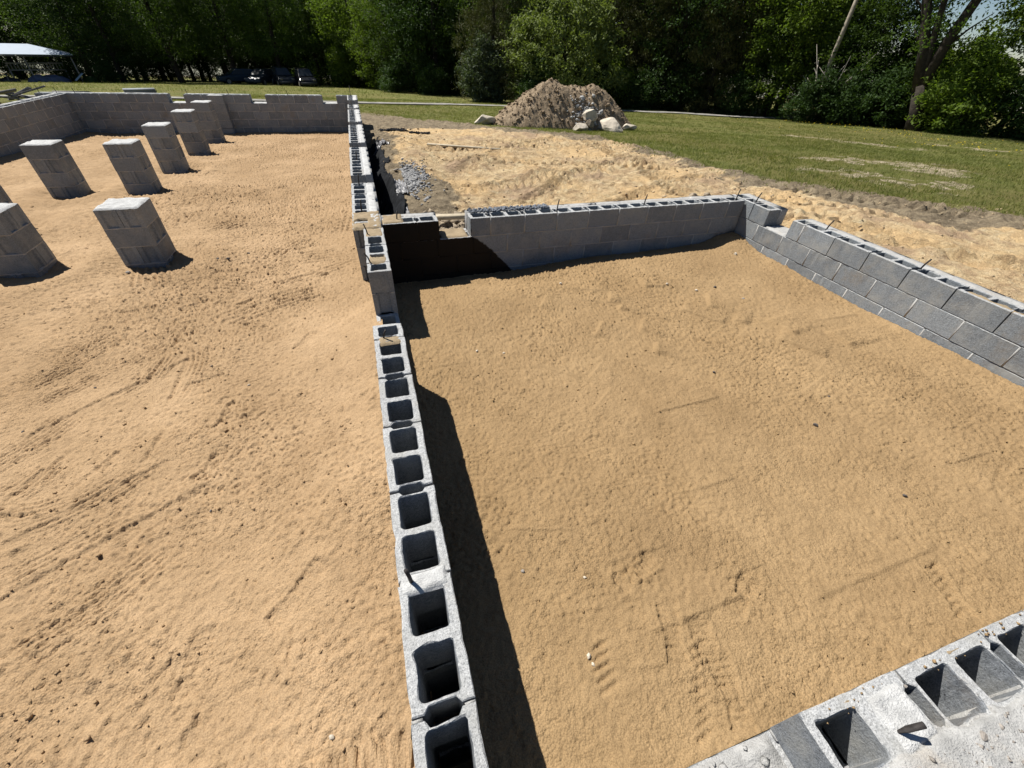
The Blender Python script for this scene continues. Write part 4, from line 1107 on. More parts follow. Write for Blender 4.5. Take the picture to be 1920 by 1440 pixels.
# ------------------------------------------------------------------ soil pile with boulders
pu = np.linspace(-3.4, 3.4, 150); pv = np.linspace(-2.4, 2.4, 110)
U, Vv = np.meshgrid(pu, pv)
def cone(u, v, cu, cv, ru, rv, h):
    r = np.sqrt(((u - cu) / ru) ** 2 + ((v - cv) / rv) ** 2)
    return h * np.clip(1 - r, 0, None) ** 0.92
def dome(u, v, cu, cv, ru, rf, rb, h, k=1.0):
    r = np.sqrt(((u - cu) / ru) ** 2 + ((v - cv) / np.where(v < cv, rf, rb)) ** 2)
    return h * np.clip(1 - r, 0, None) ** k * (1 - 0.22 * np.exp(-(r / 0.25) ** 2))
H_ = np.maximum(dome(U, Vv, -0.25, 0.1, 2.55, 1.35, 1.8, 1.85), dome(U, Vv, 1.05, 0.0, 1.9, 1.25, 1.6, 1.62))
H_ = np.maximum(H_, dome(U, Vv, 0.4, 0.1, 2.1, 1.3, 1.6, 1.72))
foot = smooth(0.0, 0.35, H_)
H_ = H_ + foot * (0.26 * fbm(U, Vv, 1.5, 4, 0.55) + 0.16 * np.abs(fbm(U + 4, Vv, 4.0, 3)) + 0.10 * fbm(U, Vv, 11, 3, 0.6))
H_ += 0.12 * np.exp(-((U - 0.95) ** 2 + (Vv - 0.0) ** 2) / 0.10)
PCX, PCY, PRZ = 7.25, 16.75, -0.12
ca, sa = math.cos(PRZ), math.sin(PRZ)
WX = PCX + U * ca - Vv * sa; WY = PCY + U * sa + Vv * ca
WZ = np.where(H_ < 0.02, -0.25, H_ - 0.03) + base_z(WX, WY) + 0.0
pile = thing('soil_pile', 'large two humped pile of brown soil on the lawn before the trees', 'soil pile')
obj('heap', np_mesh('heap', np.stack([WX, WY, WZ], -1).reshape(-1, 3), grid_faces(len(pu), len(pv)), M_PILE, True), pile)
def pile_z(x, y):
    dx, dy = x - PCX, y - PCY
    u = dx * ca + dy * sa; v = -dx * sa + dy * ca
    i = np.searchsorted(pv, v).clip(0, len(pv) - 1); j = np.searchsorted(pu, u).clip(0, len(pu) - 1)
    return np.maximum(WZ[i, j], base_z(x, y))
n = 2600
u = RNG.uniform(-2.9, 2.9, n); v = RNG.uniform(-2.0, 1.2, n)
x = PCX + u * ca - v * sa; y = PCY + u * sa + v * ca
z = pile_z(x, y); k = z > base_z(x, y) + 0.05
s_ = RNG.gamma(1.6, 0.012, n) + 0.006
scatter_stones('soil_clods', np.column_stack([x, y, z])[k], s_[k], M_PILE, 21, pile)
n = 260
u = RNG.normal(0.62, 0.26, n); v = -0.92 + RNG.normal(0, 0.16, n)
x = PCX + u * ca - v * sa; y = PCY + u * sa + v * ca
scatter_stones('gravel', np.column_stack([x, y, pile_z(x, y) + 0.01]), RNG.gamma(3, 0.012, n) + 0.012, simple_mat('pale_gravel', (0.36, 0.36, 0.35), 0.85, 0.45, 12), 22, pile)
for (x, y, r, sq, lb, dz) in ((8.42, 15.34, 0.58, (1.2, 0.7, 0.52), 'largest pale boulder lying at the foot of the soil pile', 0.16),
                              (7.80, 15.60, 0.38, (1.2, 0.8, 0.62), 'upright pale boulder leaning on the soil pile above the others', 0.42),
                              (7.38, 15.30, 0.36, (1.2, 0.8, 0.6), 'low pale boulder left of the largest one', 0.10),
                              (7.72, 15.32, 0.2, (1, 1, .8), 'small brown boulder wedged between the pale boulders', 0.2),
                              (9.40, 15.65, 0.34, (1.3, 0.8, 0.5), 'pale rock at the right foot of the soil pile', 0.08),
                              (4.30, 17.0, 0.34, (1.4, 0.8, 0.7), 'pale boulder alone on the grass left of the soil pile', 0.12)):
    thing('boulder', lb, 'boulder', (x, y, float(base_z(np.array(x), np.array(y))) + dz), r * 9, 'pale boulders around the soil pile',
          rock_mesh('boulder', r, M_STONE if 'brown' not in lb else M_GRAVEL_TAN, int(r * 1000), 3, sq, 22, 0.03))
thing('rock', 'small pale rock on the edge of the track at the right', 'rock', (30.2, 24.9, gz(30.2, 24.9) + 0.08), 0, None, rock_mesh('rock', 0.35, M_STONE, 77))


# ------------------------------------------------------------------ foliage
def leaf_cloud(profile, n_clump, per, clump_r, ll, lw, seed, up=0.2, out_bias=0.45, lump=0.3, droop=-0.1):
    rg = np.random.default_rng(seed)
    zs = np.array([p[0] for p in profile]); rs = np.array([p[1] for p in profile])
    zf = np.linspace(zs[0], zs[-1], 200); w = np.interp(zf, zs, rs) ** 1.2; w /= w.sum()
    z = rg.choice(zf, n_clump, p=w) + rg.uniform(-.1, .1, n_clump)
    a = rg.uniform(0, 2 * np.pi, n_clump)
    R = np.interp(z, zs, rs) * (1 + lump * 2 * fbm(a * 1.3 + seed, z * 0.8, 1.0, 3))
    r = R * rg.random(n_clump) ** out_bias
    C = np.stack([r * np.cos(a), r * np.sin(a), z], -1)
    cr = clump_r * rg.uniform(0.6, 1.3, n_clump)
    P = C[:, None, :] + rg.normal(size=(n_clump, per, 3)) * cr[:, None, None] * np.array([1, 1, 0.62])
    P = P.reshape(-1, 3); n = len(P)
    outd = np.stack([np.cos(a), np.sin(a), np.full(n_clump, up)], -1)
    D = np.repeat(outd, per, 0) * 0.5 + rg.normal(size=(n, 3)) * 0.55; D[:, 2] += droop
    D /= np.linalg.norm(D, axis=1)[:, None]
    S = np.cross(D, rg.normal(size=(n, 3)) * 0.6 + np.array([0, 0, 1.0])); S /= np.linalg.norm(S, axis=1)[:, None] + 1e-9
    Nn = np.cross(S, D)
    L = ll * rg.uniform(0.6, 1.35, n)[:, None]; W = lw * rg.uniform(0.7, 1.25, n)[:, None]
    V = np.stack([P - D * L * 0.5, P + S * W * 0.5 + Nn * W * 0.18, P + D * L * 0.5, P - S * W * 0.5 + Nn * W * 0.18], 1)
    F = np.arange(4 * n).reshape(n, 4)
    return V.reshape(-1, 3), F, C
def trunk_mesh(name, h, r, seed, limbs=9, z0=1.5, spread=2.6, mat=None):
    rg = random.Random(seed); bm = bmesh.new()
    pts = []; x = y = 0.0
    for k in range(8):
        t = k / 7.0; pts.append((x, y, -0.6 + t * (h + 0.6))); x += rg.uniform(-.16, .16); y += rg.uniform(-.16, .16)
    tube_mesh('', pts, [r * (1.25 - 0.25 * min(1, k)) * (1 - 0.82 * k / 7.0) for k in range(8)], None, 8, bm)
    for k in range(limbs):
        t = rg.uniform(z0 / h, 0.85); i = int(t * 7); b = Vector(pts[i]).lerp(Vector(pts[min(7, i + 1)]), t * 7 - i)
        a = rg.uniform(0, 6.28); L = spread * rg.uniform(.6, 1.1) * (1.15 - t)
        tube_mesh('', [b, b + Vector((math.cos(a) * L * .5, math.sin(a) * L * .5, L * .35)), b + Vector((math.cos(a + .3) * L, math.sin(a + .3) * L, L * rg.uniform(.4, .9)))], [r * .34, r * .22, r * .06], None, 5, bm)
    return bm_mesh(name, bm, mat or M_BARK, True)

KINDS = {}
def kind(key, trunk_args, variants, profile, nc, per, cr, ll, lw, mat, **kw):
    nc = int(nc * 0.74); per = int(per * 1.35); cr *= 0.84; kw.setdefault('lump', 0.42)
    lst = []
    for v in range(variants):
        V, F, C = leaf_cloud(profile, nc, per, cr, ll, lw, 1000 + 37 * v + len(KINDS) * 11, **kw)
        lst.append((trunk_mesh('trunk', seed=v + len(KINDS) * 5, **trunk_args), np_mesh('crown', V, F, mat)))
    KINDS[key] = lst
BROAD = [(0.3, 2.2), (2, 3.4), (5, 4.2), (8, 3.7), (11, 2.2), (12.6, .4)]
kind('broad', dict(h=11, r=.24), 3, BROAD, 560, 44, .42, .21, .105, M_LEAF)
kind('bright', dict(h=9, r=.18), 2, [(0.1, 1.6), (1.6, 2.7), (4, 3.4), (7, 3.0), (10, 1.2), (11, .3)], 460, 44, .40, .22, .11, M_LEAF_B)
kind('dark', dict(h=12, r=.26), 2, BROAD, 520, 42, .42, .20, .10, M_LEAF_D)
kind('tall', dict(h=14, r=.30, z0=3, spread=4.2), 2, [(2.3, 2.2), (3.6, 4.4), (7, 5.2), (11, 4.2), (15, .6)], 620, 44, .5, .22, .11, M_LEAF)
kind('cedar', dict(h=11, r=.17, spread=1.6), 2, [(0.2, 2.0), (1.5, 2.5), (5, 2.2), (8.5, 1.2), (12, .1)], 820, 38, .26, .20, .035, M_LEAF_C, up=0.9, droop=0.25)
kind('olive', dict(h=6.5, r=.2), 1, [(0.1, 2.6), (1.2, 3.8), (3.2, 3.9), (5.4, 2.7), (7, .5)], 640, 46, .30, .24, .10, M_LEAF_O, out_bias=.3)
kind('shrub', dict(h=2.0, r=.06, z0=.4, spread=1.2), 2, [(0.0, 1.1), (.7, 1.6), (1.7, 1.35), (2.6, .3)], 200, 40, .22, .17, .075, M_LEAF_D)
kind('shrub_bright', dict(h=2.6, r=.06, z0=.4, spread=1.2), 2, [(0.0, 1.0), (1.0, 1.7), (2.3, 1.5), (3.5, .3)], 230, 40, .26, .20, .09, M_LEAF_B)
kind('greyshrub', dict(h=3.0, r=.07, z0=.4, spread=1.5), 1, [(0.0, 1.5), (1.2, 2.0), (2.6, 1.8), (4.0, .4)], 330, 40, .24, .21, .085, M_LEAF_G)
TREE_N = [0]
def tree(kd, x, y, sc=1.0, label=None, group=None, name=None, cat='tree', sz=None):
    i = TREE_N[0]; TREE_N[0] += 1
    rg = random.Random(900 + i)
    tm, cm = KINDS[kd][i % len(KINDS[kd])]
    zb = float(base_z(np.array(float(x)), np.array(float(y))))
    rt = thing(name or {'cedar': 'cedar_tree'}.get(kd, 'tree'), label, cat, (x, y, zb), rg.uniform(0, 6.28), group)
    rt.scale = (sc, sc, (sz or sc))
    obj('trunk', tm, rt); obj('crown', cm, rt)
    return rt
GT = 'trees along the edge of the wood'; GS = 'shrubs at the foot of the wood'
# front of the wood, left to right
FRONT = [
 ('tall', -52, 62, 1.0, 'dark tree at the far left beyond the pale blue roof'),
 ('dark', -45, 78, 1.1, 'dark tree rising right behind the pale blue roof'),
 ('tall', -30, 74, 1.1, 'tall dark tree over the right end of the pale blue roof'),
 ('dark', -25.5, 70, 1.0, 'dark tree just right of the pale blue roofed shelter'),
 ('tall', -19.5, 70, 1.05, 'tall tree with a lifted crown midway between the shelter and the parked cars'),
 ('tall', -13.8, 71, 1.05, 'tall tree whose crown overhangs the leftmost parked car'),
 ('tall', -8.6, 70, 1.0, 'tall tree whose crown overhangs the middle parked cars'),
 ('broad', -4.2, 72, 1.0, 'leafy tree directly behind the rightmost parked car'),
 ('bright', 0.6, 66.5, 1.15, 'light green tree right of the parked cars, leafy to the ground'),
 ('bright', 3.6, 60, 0.95, 'light green slender tree beside the dark hollow in the wood'),
 ('broad', 5.6, 54, 0.95, 'mid green tree left of the dark hollow in the wood'),
 ('dark', 8.2, 51, 1.1, 'dark tree at the deep shadowed hollow left of the brown cedar'),
 ('cedar', 10.6, 38.6, 1.15, 'brownish cedar behind the grey green shrub left of the soil pile'),
 ('olive', 14.6, 34.2, 1.05, 'large rounded olive green tree behind the soil pile'),
 ('cedar', 19.0, 36.0, 1.1, 'dark brownish cedar just right of the rounded olive tree'),
 ('cedar', 20.6, 33.4, 1.0, 'dense dark cedar in the middle of the right hand tree line'),
 ('dark', 22.6, 32.4, 0.95, 'dark tree between the cedars on the right'),
 ('cedar', 23.9, 29.6, 1.05, 'dark cedar left of the bare wooden pole'),
 ('bright', 26.6, 26.6, 0.85, 'bright leafy tree right behind the bare wooden pole'),
 ('dark', 29.8, 25.0, 0.9, 'green tree right of the bare wooden pole'),
 ('bright', 31.2, 16.0, 0.85, 'bright green tree at the right edge below the gap of blue sky'),
 ('broad', 33.4, 10.5, 0.95, 'broad green tree cut off by the right edge of the photo'),
 ('broad', 28.7, 22.6, 0.6, 'small green tree between the wooden pole and the forked tree'),
 ('bright', 36, 5, 1.0, 'green tree outside the right edge of the photo, nearest the camera'),
]
for kd, x, y, sc, lb in FRONT: tree(kd, x, y, sc, lb, GT)
UNDER = [
 ('greyshrub', 9.3, 36.6, 0.95, 'grey green shrub in front of the brownish cedar left of the soil pile'),
 ('shrub_bright', -0.6, 64.2, 1.2, 'light green bush spilling onto the lawn right of the cars'),
 ('shrub', 4.0, 50.5, 1.0, 'dark low bush left of the shadowed hollow'), ('shrub', 7.2, 47.5, 0.9, 'dark low bush in the shadowed hollow'),
 ('shrub', 12.4, 33.0, 1.0, 'low dark bush under the left side of the rounded olive tree'), ('shrub', 16.9, 33.4, 1.1, 'low dark bush under the right side of the rounded olive tree'),
 ('shrub_bright', 18.4, 33.2, 0.9, 'yellowish bush right of the rounded olive tree'),
 ('shrub', 19.9, 31.8, 0.9, 'low dark bush in front of the dense dark cedar'), ('shrub', 22.0, 30.4, 1.0, 'low dark bush left of the pole beside the track'),
 ('shrub', 24.6, 27.3, 0.95, 'dark bush below the dark cedar left of the pole'),
 ('shrub', 25.7, 22.4, 0.95, 'leafy bush hiding the foot of the wooden pole'), ('shrub', 26.8, 21.2, 1.0, 'dark bush right of the foot of the wooden pole'),
 ('shrub', 27.6, 19.6, 1.0, 'dark bush left of the forked tree'), ('shrub_bright', 27.9, 16.4, 0.95, 'bright bush at the foot of the forked tree'),
 ('shrub_bright', 33.4, 20.4, 1.35, 'tall bush far behind the forked tree on its right'), ('shrub_bright', 33.0, 23.0, 1.3, 'tall bush far behind the forked tree on its left'),
 ('shrub_bright', 29.2, 18.6, 1.05, 'bright tall bush behind the forked tree'), ('shrub_bright', 30.6, 20.6, 1.1, 'leafy bush behind the forked tree on its left'),
 ('shrub', 29.6, 14.2, 1.1, 'dark bush along the track at the right edge'), ('shrub_bright', 30.4, 12.2, 1.0, 'bright bush at the right edge of the photo'), ('shrub', 31.4, 9.6, 1.1, 'dark bush beyond the right edge of the photo'),
 ('shrub', -29.0, 67.4, 0.8, 'dark bush beside the right post of the pale blue roof'), ('shrub', -25.6, 66.8, 0.7, 'low scrubby bush right of the junk under the roof'),
]
for kd, x, y, sc, lb in UNDER: tree(kd, x, y, sc, lb, GS, 'shrub', 'shrub')
# deeper rows that close the wood behind
rg = random.Random(4)
base_line = [(-62, 60), (-48, 66), (-39, 74), (-30, 82), (-22, 79), (-14, 79), (-7, 79), (0, 75), (5, 66), (9, 58), (13, 46), (17, 41), (22, 39), (26, 35), (29.5, 30.5), (33, 28.6)]
base_r = [(36, 15.5), (37.5, 10), (39, 4), (41, -3)]
def rowtrees(line, offs, kinds, lb):
    for d in offs:
        acc = 0.0
        for (a, b) in zip(line[:-1], line[1:]):
            L = math.hypot(b[0] - a[0], b[1] - a[1]); k = max(1, round(L / 4.2))
            for j in range(k):
                t = (j + rg.uniform(0.1, 0.9)) / k
                x, y = a[0] + (b[0] - a[0]) * t, a[1] + (b[1] - a[1]) * t
                r = math.hypot(x, y); q = 1 + (d + rg.uniform(-1, 1)) / r
                kd = rg.choice(kinds)
                az = math.degrees(math.atan2(x, y))
                if 50.5 < az < 61.5 or (-45 < x * q < -32 and 64 < y * q < 80): continue
                tree(kd, x * q, y * q, rg.uniform(0.9, 1.25), lb, 'trees deep in the wood')
DEEP = 'tree deep in the wood, seen only through the trees in front of it'
rowtrees(base_line, (1.5, 7.0, 13.0), ('dark', 'broad', 'dark', 'broad', 'tall'), DEEP)
rowtrees(base_r, (1.0, 7.0), ('broad', 'dark'), DEEP)

# forked tree against the gap of sky
ft = thing('forked_tree', 'dark forked tree with thick limbs against the gap of blue sky', 'tree', (27.32, 17.27, -1.45))
bm = bmesh.new()
def B(x, y, z): return (x - 27.32, y - 17.27, z + 1.45)
tube_mesh('', [B(27.32, 17.27, -1.9), B(27.1, 17.6, -0.5), B(26.9, 17.95, 0.5)], [.36, .29, .27], None, 9, bm)
tube_mesh('', [B(26.9, 17.95, 0.3), B(26.55, 18.5, 2.0), B(26.1, 19.2, 3.7), B(25.9, 19.7, 6.5), B(25.4, 20.4, 9)], [.25, .20, .18, .13, .05], None, 8, bm)
tube_mesh('', [B(26.9, 17.95, 0.35), B(26.75, 18.2, 1.6), B(26.45, 18.6, 3.6), B(26.5, 18.4, 6.5), B(26.9, 18.0, 9)], [.2, .15, .12, .09, .03], None, 8, bm)
tube_mesh('', [B(26.95, 17.9, 0.3), B(26.95, 17.85, 2.2), B(27.05, 17.6, 3.9), B(27.7, 16.8, 7), B(28.6, 16.0, 9.5)], [.25, .22, .19, .13, .05], None, 8, bm)
for (a, b_) in (((26.95, 17.86, 1.9), (27.6, 17.0, 3.2)), ((26.6, 18.45, 1.6), (26.0, 19.0, 2.6)), ((26.3, 18.9, 3.0), (25.6, 19.6, 3.8))):
    tube_mesh('', [B(*a), B(*[(p + q) / 2 + .08 for p, q in zip(a, b_)]), B(*b_)], [.07, .045, .015], None, 6, bm)
obj('trunk', bm_mesh('trunk', bm, M_BARK, True), ft)
Vc, Fc, _ = leaf_cloud([(5.6, 2.0), (7, 4.0), (9.5, 4.2), (12, 1.5)], 260, 40, .4, .2, .1, 77)
V2, F2, _ = leaf_cloud([(2.6, 1.2), (3.6, 2.2), (4.6, 2.0), (5.8, 1.0)], 46, 26, .3, .17, .08, 78)
obj('crown', np_mesh('crown', np.concatenate([Vc, V2 + np.array([-.4, .6, 0])]), np.concatenate([Fc, F2 + len(Vc)]), M_LEAF), ft)
# dead pale branches left of the pole
dt = thing('dead_tree', 'bare pale dead branches tangled beside the wooden pole', 'dead tree', (26.0, 22.3, float(base_z(np.array(26.0), np.array(22.3)))))
bm = bmesh.new(); rg = random.Random(8)
for k in range(16):
    a = rg.uniform(0, 6.28); L = rg.uniform(1.6, 3.4); b0 = Vector((rg.uniform(-.5, .5), rg.uniform(-.5, .5), rg.uniform(0.3, 1.8)))
    e = b0 + Vector((math.cos(a) * L * .5, math.sin(a) * L * .5, L * rg.uniform(.4, .9)))
    m_ = (b0 + e) / 2 + Vector((rg.uniform(-.2, .2), rg.uniform(-.2, .2), rg.uniform(0, .25)))
    tube_mesh('', [b0, m_, e], [.035, .024, .008], None, 5, bm)
tube_mesh('', [(0, 0, -.3), (.1, 0, 1), (.05, .1, 2.2)], [.04, .03, .015], None, 6, bm)
obj('trunk', bm_mesh('trunk', bm, M_BARK_PALE, True), dt)
# bare pole
po = thing('utility_pole', 'bare wooden pole standing before the trees at the right', 'pole', (26.29, 23.03, -1.75))
obj('pole', tube_mesh('pole', [(0, 0, -.5), (0, 0, 4), (0, 0, 9.5)], [.115, .11, .10], M_POLE, 12), po)
cb = Boxes(); cb.add(-1.1, 1.1, .10, .20, 8.9, 9.02)
obj('cross_arm', cb.mesh('cross_arm', M_POLE), po)

# ------------------------------------------------------------------ grass and flowers (uncountable)
def grass(name, n, region, dmin, dmax, hmin, hmax, seed, mat, per=3):
    rg = np.random.default_rng(seed)
    x = rg.uniform(region[0], region[1], n); y = rg.uniform(region[2], region[3], n)
    D = 0.325 * x + 0.946 * y; az = np.degrees(np.arctan2(x, y))
    ed = poly_sd(x, y, GRASS_EDGE)
    st = np.zeros(n)
    for P_ in STRAW: st = np.maximum(st, poly_sd(x, y, P_) < 0.05)
    keep = (D > dmin) & (D < dmax) & (az > -40) & (az < 72) & (ed + 1.1 * fbm(x, y, .8, 4) < 0.75 - 1.1 * rg.random(n)) & ~((st > 0) & (rg.random(n) < .72))
    dens = np.clip(0.55 + 1.2 * fbm(x, y, 0.7, 4), 0.1, 1)
    keep &= rg.random(n) < dens
    for (qx, qy), (ux, uy) in zip(tp[:-1], tp[1:]):
        t_, n_, L_ = seg_dist(x, y, qx, qy, ux, uy)
        keep &= ~((np.abs(n_) < 1.0) & (t_ > -.6) & (t_ < L_ + .6))
    x, y = x[keep], y[keep]; m = len(x)
    z = ground_z(x, y)
    B_ = np.repeat(np.stack([x, y, z], -1), per, 0); k = m * per
    a = rg.uniform(0, 2 * np.pi, k); h = rg.uniform(hmin, hmax, k); w = 0.010 + 0.25 * h * 0.35
    B_[:, :2] += rg.normal(0, .035, (k, 2))
    sx, sy = np.cos(a) * w * .5, np.sin(a) * w * .5
    lx_, ly_ = rg.normal(0, .45, k) * h, rg.normal(0, .45, k) * h
    V = np.stack([B_ + np.stack([-sx, -sy, np.full(k, -.01)], -1), B_ + np.stack([sx, sy, np.full(k, -.01)], -1), B_ + np.stack([lx_, ly_, h], -1)], 1)
    obj(name, np_mesh(name, V.reshape(-1, 3), np.arange(3 * k).reshape(k, 3), mat), kind='stuff')
grass('lawn_grass', 150000, (-9, 32, 2, 36), 7, 36, .025, .075, 31, M_GRASS)
grass('lawn_grass', 60000, (5, 20, 1, 18), 6, 18, .02, .06, 32, M_GRASS)
grass('lawn_grass', 26000, (-42, 26, 30, 70), 30, 70, .08, .16, 33, M_GRASS, 2)
n = 900
fx = RNG.uniform(15, 30, n); fy = RNG.uniform(6, 24, n)
dline = np.minimum(seg_dist(fx, fy, 24.5, 19.8, 20.0, 9.8)[1] ** 2, 99)
k = RNG.random(n) < np.exp(-dline / 2.0) + 0.06
fx, fy = fx[k], fy[k]
scatter_stones('yellow_flowers', np.column_stack([fx, fy, ground_z(fx, fy) + .09]), np.full(len(fx), .022), M_FLOWER, 41, None, 'stuff', .6)

# ------------------------------------------------------------------ shelter with junk, rubble, slab stack
def zb(x, y): return float(base_z(np.array(float(x)), np.array(float(y))))
CX, CY = -32.2, 66.8; CZ = zb(CX, CY); CR = math.radians(25.5)
cp = thing('shelter', 'open shelter with pale blue hipped roof at the left edge', 'shelter', (CX, CY, CZ), CR)
ez, pz = -1.36 - CZ, -0.62 - CZ
bm = bmesh.new()
hx, hy = 3.9, 2.6
cs = [bm.verts.new((sx * hx, sy * hy, ez)) for sx, sy in ((-1, -1), (1, -1), (1, 1), (-1, 1))]
r1, r2 = bm.verts.new((-1.1, 0, pz)), bm.verts.new((0.9, 0, pz))
for q in ((cs[0], cs[1], r2, r1), (cs[1], cs[2], r2), (cs[2], cs[3], r1, r2), (cs[3], cs[0], r1)): bm.faces.new(q)
rf = obj('roof', bm_mesh('roof', bm, M_ROOF), cp)
sm = rf.modifiers.new('thickness', 'SOLIDIFY'); sm.thickness = 0.05; sm.offset = 1
b = Boxes(); b.add(-hx, hx, -hy - .02, -hy + .03, ez - .14, ez - .055); b.add(-hx, hx, hy - .03, hy + .02, ez - .14, ez - .055)
b.add(-hx - .02, -hx + .03, -hy + .031, hy - .031, ez - .14, ez - .055); b.add(hx - .03, hx + .02, -hy + .031, hy - .031, ez - .14, ez - .055)
obj('eave_beam', b.mesh('eave_beam', M_DARKMETAL), cp)
for sx in (-1, 0, 1):
    for sy in (-1, 1):
        b = Boxes(); b.add(-.06, .06, -.06, .06, -.4, ez - .142)
        obj('post', b.mesh('post', M_WOOD_GREY), cp, (sx * (hx - .25), sy * (hy - .25), 0))
def local(dx, dy, dz=0.0): return (CX + dx * math.cos(CR) - dy * math.sin(CR), CY + dx * math.sin(CR) + dy * math.cos(CR), CZ + dz)
fe = thing('railing', 'grey wooden railing with balusters under the pale blue roof', 'railing', local(0.6, -1.6), CR + .03)
for z in (1.02, 1.58):
    b = Boxes(); b.add(-2.2, 2.2, -.04, .04, z, z + .09); obj('rail', b.mesh('rail', M_WOOD_GREY), fe)
bal = Boxes().add(-.035, .035, -.02, .02, 1.111, 1.579).mesh('baluster', M_WOOD_GREY)
for k in range(18): obj('baluster', bal, fe, (-2.1 + k * .247, 0, 0))
pm = Boxes().add(-.06, .06, -.06, .06, -.2, 1.0).mesh('post', M_WOOD_GREY)
for k in (-2.14, 2.14): obj('post', pm, fe, (k, 0.0, 0))
def heap(label, name, cat, x, y, z, lx_, ly_, h, mat, seed, rot):
    u, v = np.meshgrid(np.linspace(-1, 1, 30), np.linspace(-1, 1, 24))
    e = np.clip(1 - (np.abs(u) ** 2.6 + np.abs(v) ** 2.6), 0, 1) ** .5
    zz = e * h * (0.75 + 0.7 * fbm(u * 2 + seed, v * 2, 1.3, 4)) - .1
    o = thing(name, label, cat, (x, y, z), rot, None, np_mesh(name, np.stack([u * lx_ / 2, v * ly_ / 2, zz], -1).reshape(-1, 3), grid_faces(30, 24), mat, True))
heap('dark tarp covered heap under the pale blue roof, in front of the railing', 'covered_heap', 'covered heap', *local(1.0, -2.3), 3.6, 1.3, 1.0, M_TARP, 3, CR)
heap('low dark heap at the left end under the pale blue roof', 'covered_heap', 'covered heap', *local(-2.0, -2.2), 1.8, 1.2, .8, M_DARKMETAL, 6, CR)
heap('dark brush heap right of the leaning pale sheet', 'brush_heap', 'brush heap', *local(4.4, -2.3), 1.6, 1.2, .8, M_LEAF_D, 9, CR)
o = board('pale bluish sheet leaning in the junk at the right of the shelter', local(3.05, -3.1, 0.25), local(3.9, -2.9, 0.85), .55, .03, M_PANEL, 'sheet', 'metal_sheet')
tb = thing('table', 'long low table at the left under the pale blue roof', 'table', local(-2.9, -2.4), CR)
obj('tabletop', Boxes().add(-1.0, 1.0, -.4, .4, .70, .76).mesh('tabletop', M_WOOD_GREY), tb)
lm = Boxes().add(-.03, .03, -.03, .03, -.1, .699).mesh('leg', M_WOOD_GREY)
for sx in (-.9, .9):
    for sy in (-.32, .32): obj('leg', lm, tb, (sx, sy, 0))
# lumber rubble near the left edge
rp = thing('lumber_pile', 'untidy pile of grey lumber offcuts left of the foundation', 'lumber pile', (-13.3, 24.4, zb(-13.3, 24.4)), .3)
rg = random.Random(12)
pk = Boxes().add(-.75, .75, -.07, .07, -.025, .025).mesh('plank', M_WOOD_GREY)
for k in range(26):
    o = obj('plank', pk, rp, (rg.gauss(-.2, .7), rg.gauss(0, .55), .06 + rg.random() * .5))
    o.rotation_euler = (rg.gauss(0, .3), rg.gauss(0, .25), rg.uniform(0, 3.1)); o.scale = (rg.uniform(.5, 1.2), 1.2, 1.2)
sk = thing('slab_stack', 'low stack of grey slabs on the lawn behind the far wall', 'slab stack', (-11.9, 34.2, zb(-11.9, 34.2)), .35)
sb = Boxes().add(-.75, .75, -.45, .45, -.035, .035).mesh('slab', M_BLOCK)
for k in range(3): obj('slab', sb, sk, (rg.gauss(0, .02), rg.gauss(0, .02), .06 + k * .075), rg.gauss(0, .02))

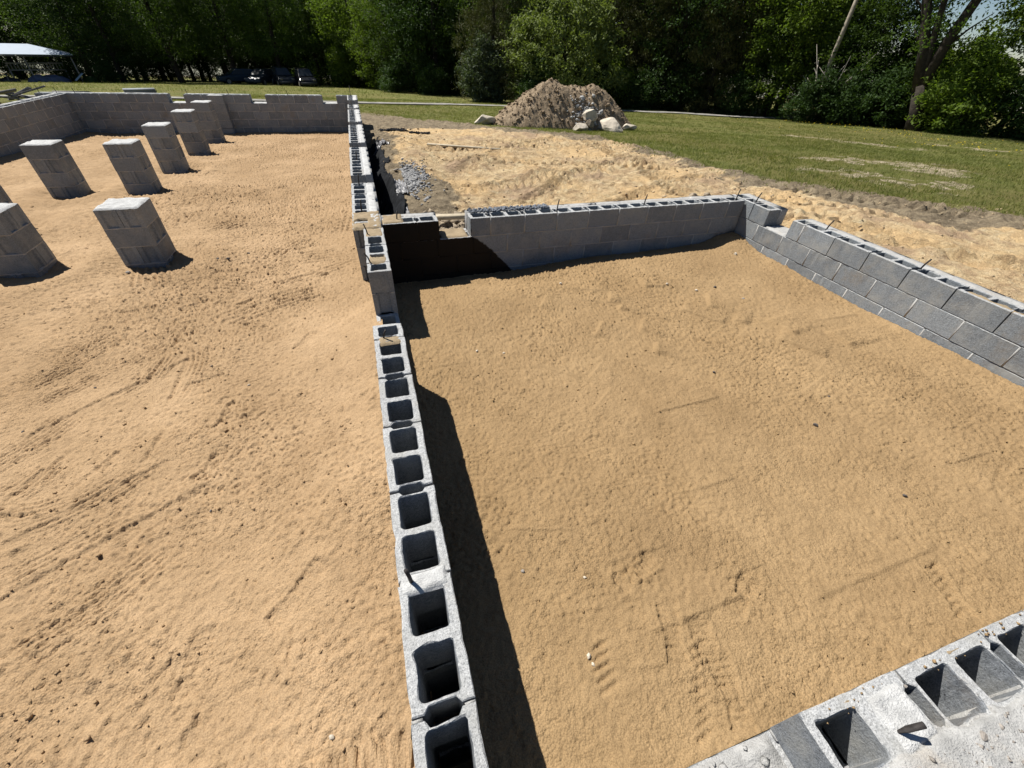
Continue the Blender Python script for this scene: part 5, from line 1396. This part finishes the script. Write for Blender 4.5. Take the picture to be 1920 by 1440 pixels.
# ------------------------------------------------------------------ parked cars
def prism(bm, prof, w0, w1, zsplit):
    """side profile (x, z) pulled across y; narrower above zsplit"""
    L, R = [], []
    top = max(p[1] for p in prof)
    for (x, z) in prof:
        w = w0 if z <= zsplit else w0 + (w1 - w0) * (z - zsplit) / (top - zsplit + 1e-6)
        L.append(bm.verts.new((x, -w, z))); R.append(bm.verts.new((x, w, z)))
    n = len(prof)
    for i in range(n): bm.faces.new((L[i], L[(i + 1) % n], R[(i + 1) % n], R[i]))
    bm.faces.new(L[::-1]); bm.faces.new(R)
def car(label, x, y, rot, paint, suv=False):
    h = 1.66 if suv else 1.44
    rt = thing('parked_car', label, 'car', (x, y, zb(x, y) + 0.02), rot, 'cars parked under the trees')
    pm = simple_mat('car_paint', paint, 0.25, 0.05, 2)
    bm = bmesh.new()
    belt = 0.98 if suv else 0.90
    prof = [(-2.1, .32), (-2.18, .55), (-2.12, belt - .05), (-1.95, belt), (0.85, belt), (1.9, belt - .13), (2.14, belt - .28), (2.2, .5), (2.12, .3)]
    prism(bm, prof, .88, .80, .75)
    bo = obj('body', bm_mesh('body', bm, pm), rt)
    bv = bo.modifiers.new('edge', 'BEVEL'); bv.width = .06; bv.segments = 2
    bm = bmesh.new()
    rear = -2.0 if suv else -1.85
    prism(bm, [(rear, belt - .02), (rear + .32, h - .05), (rear + .6, h), (0.05, h), (0.30, h - .05), (1.05, belt - .02)], .79, .60, belt)
    cbn = obj('cabin', bm_mesh('cabin', bm, pm), rt)
    bv = cbn.modifiers.new('edge', 'BEVEL'); bv.width = .04; bv.segments = 2
    def pane(vs, nm='window'):
        bm = bmesh.new(); bm.faces.new([bm.verts.new(v) for v in vs])
        o = obj(nm, bm_mesh(nm, bm, M_GLASS), rt)
        s = o.modifiers.new('thickness', 'SOLIDIFY'); s.thickness = .02; s.offset = 0
    def wy(z): return .79 + (.60 - .79) * (z - belt) / (h - belt)
    z0_, z1_ = belt + .05, h - .10
    pane([(1.00, -.66, z0_), (1.00, .66, z0_), (.36, .54, z1_), (.36, -.54, z1_)], 'windscreen')
    pane([(rear + .01, -.64, z0_), (rear + .01, .64, z0_), (rear + .26, .54, z1_), (rear + .26, -.54, z1_)], 'rear_window')
    for s in (-1, 1):
        for (a, b_) in ((-.45, .78), (rear + .35, -.55)):
            pane([(a, s * (wy(z0_) + .012), z0_), (b_, s * (wy(z0_) + .012), z0_), (b_ - (.42 if a > -.5 else 0), s * (wy(z1_) + .012), z1_), (a + (0 if a > -.5 else .22), s * (wy(z1_) + .012), z1_)])
        for xx in (-1.35, 1.35):
            bm = bmesh.new()
            bmesh.ops.create_cone(bm, cap_ends=True, segments=16, radius1=.33, radius2=.33, depth=.2)
            bmesh.ops.rotate(bm, verts=bm.verts, matrix=Matrix.Rotation(HP, 3, 'X'))
            wh = obj('wheel', bm_mesh('wheel', bm, M_TYRE), rt, (xx, s * .82, .31))
            bm = bmesh.new()
            bmesh.ops.create_cone(bm, cap_ends=True, segments=12, radius1=.20, radius2=.20, depth=.03)
            bmesh.ops.rotate(bm, verts=bm.verts, matrix=Matrix.Rotation(HP, 3, 'X'))
            obj('rim', bm_mesh('rim', bm, M_PEBBLE), wh, (0, s * .11, 0))
        obj('headlight', Boxes().add(-.03, .03, -.15, .15, -.07, .07).mesh('headlight', M_LAMP), rt, (2.13, s * .60, belt - .27))
        obj('tail_light', Boxes().add(-.03, .03, -.09, .09, -.12, .12).mesh('tail_light', simple_mat('tail_lens', (.25, .02, .02), .3, .1, 4)), rt, (-2.16, s * .68, belt - .2))
        obj('mirror', Boxes().add(-.06, .06, -.09, .09, -.06, .06).mesh('mirror', pm), rt, (.80, s * .93, belt + .07))
    obj('bumper', Boxes().add(-.06, .06, -.82, .82, -.1, .1).mesh('bumper', M_DARKMETAL), rt, (2.17, 0, .43))
car('black car nearest the light green bush, rightmost of those parked under the trees', -5.1, 62.0, -1.35, (.012, .012, .014), True)
car('dark grey car with glinting windscreen beside the rightmost black car', -7.6, 63.6, -1.25, (.02, .022, .026), True)
car('dark car second from the left of those parked under the trees', -10.0, 65.0, -1.9, (.03, .035, .045))
car('dark blue car at the left end of those parked under the trees', -12.8, 67.0, -2.7, (.025, .04, .06))
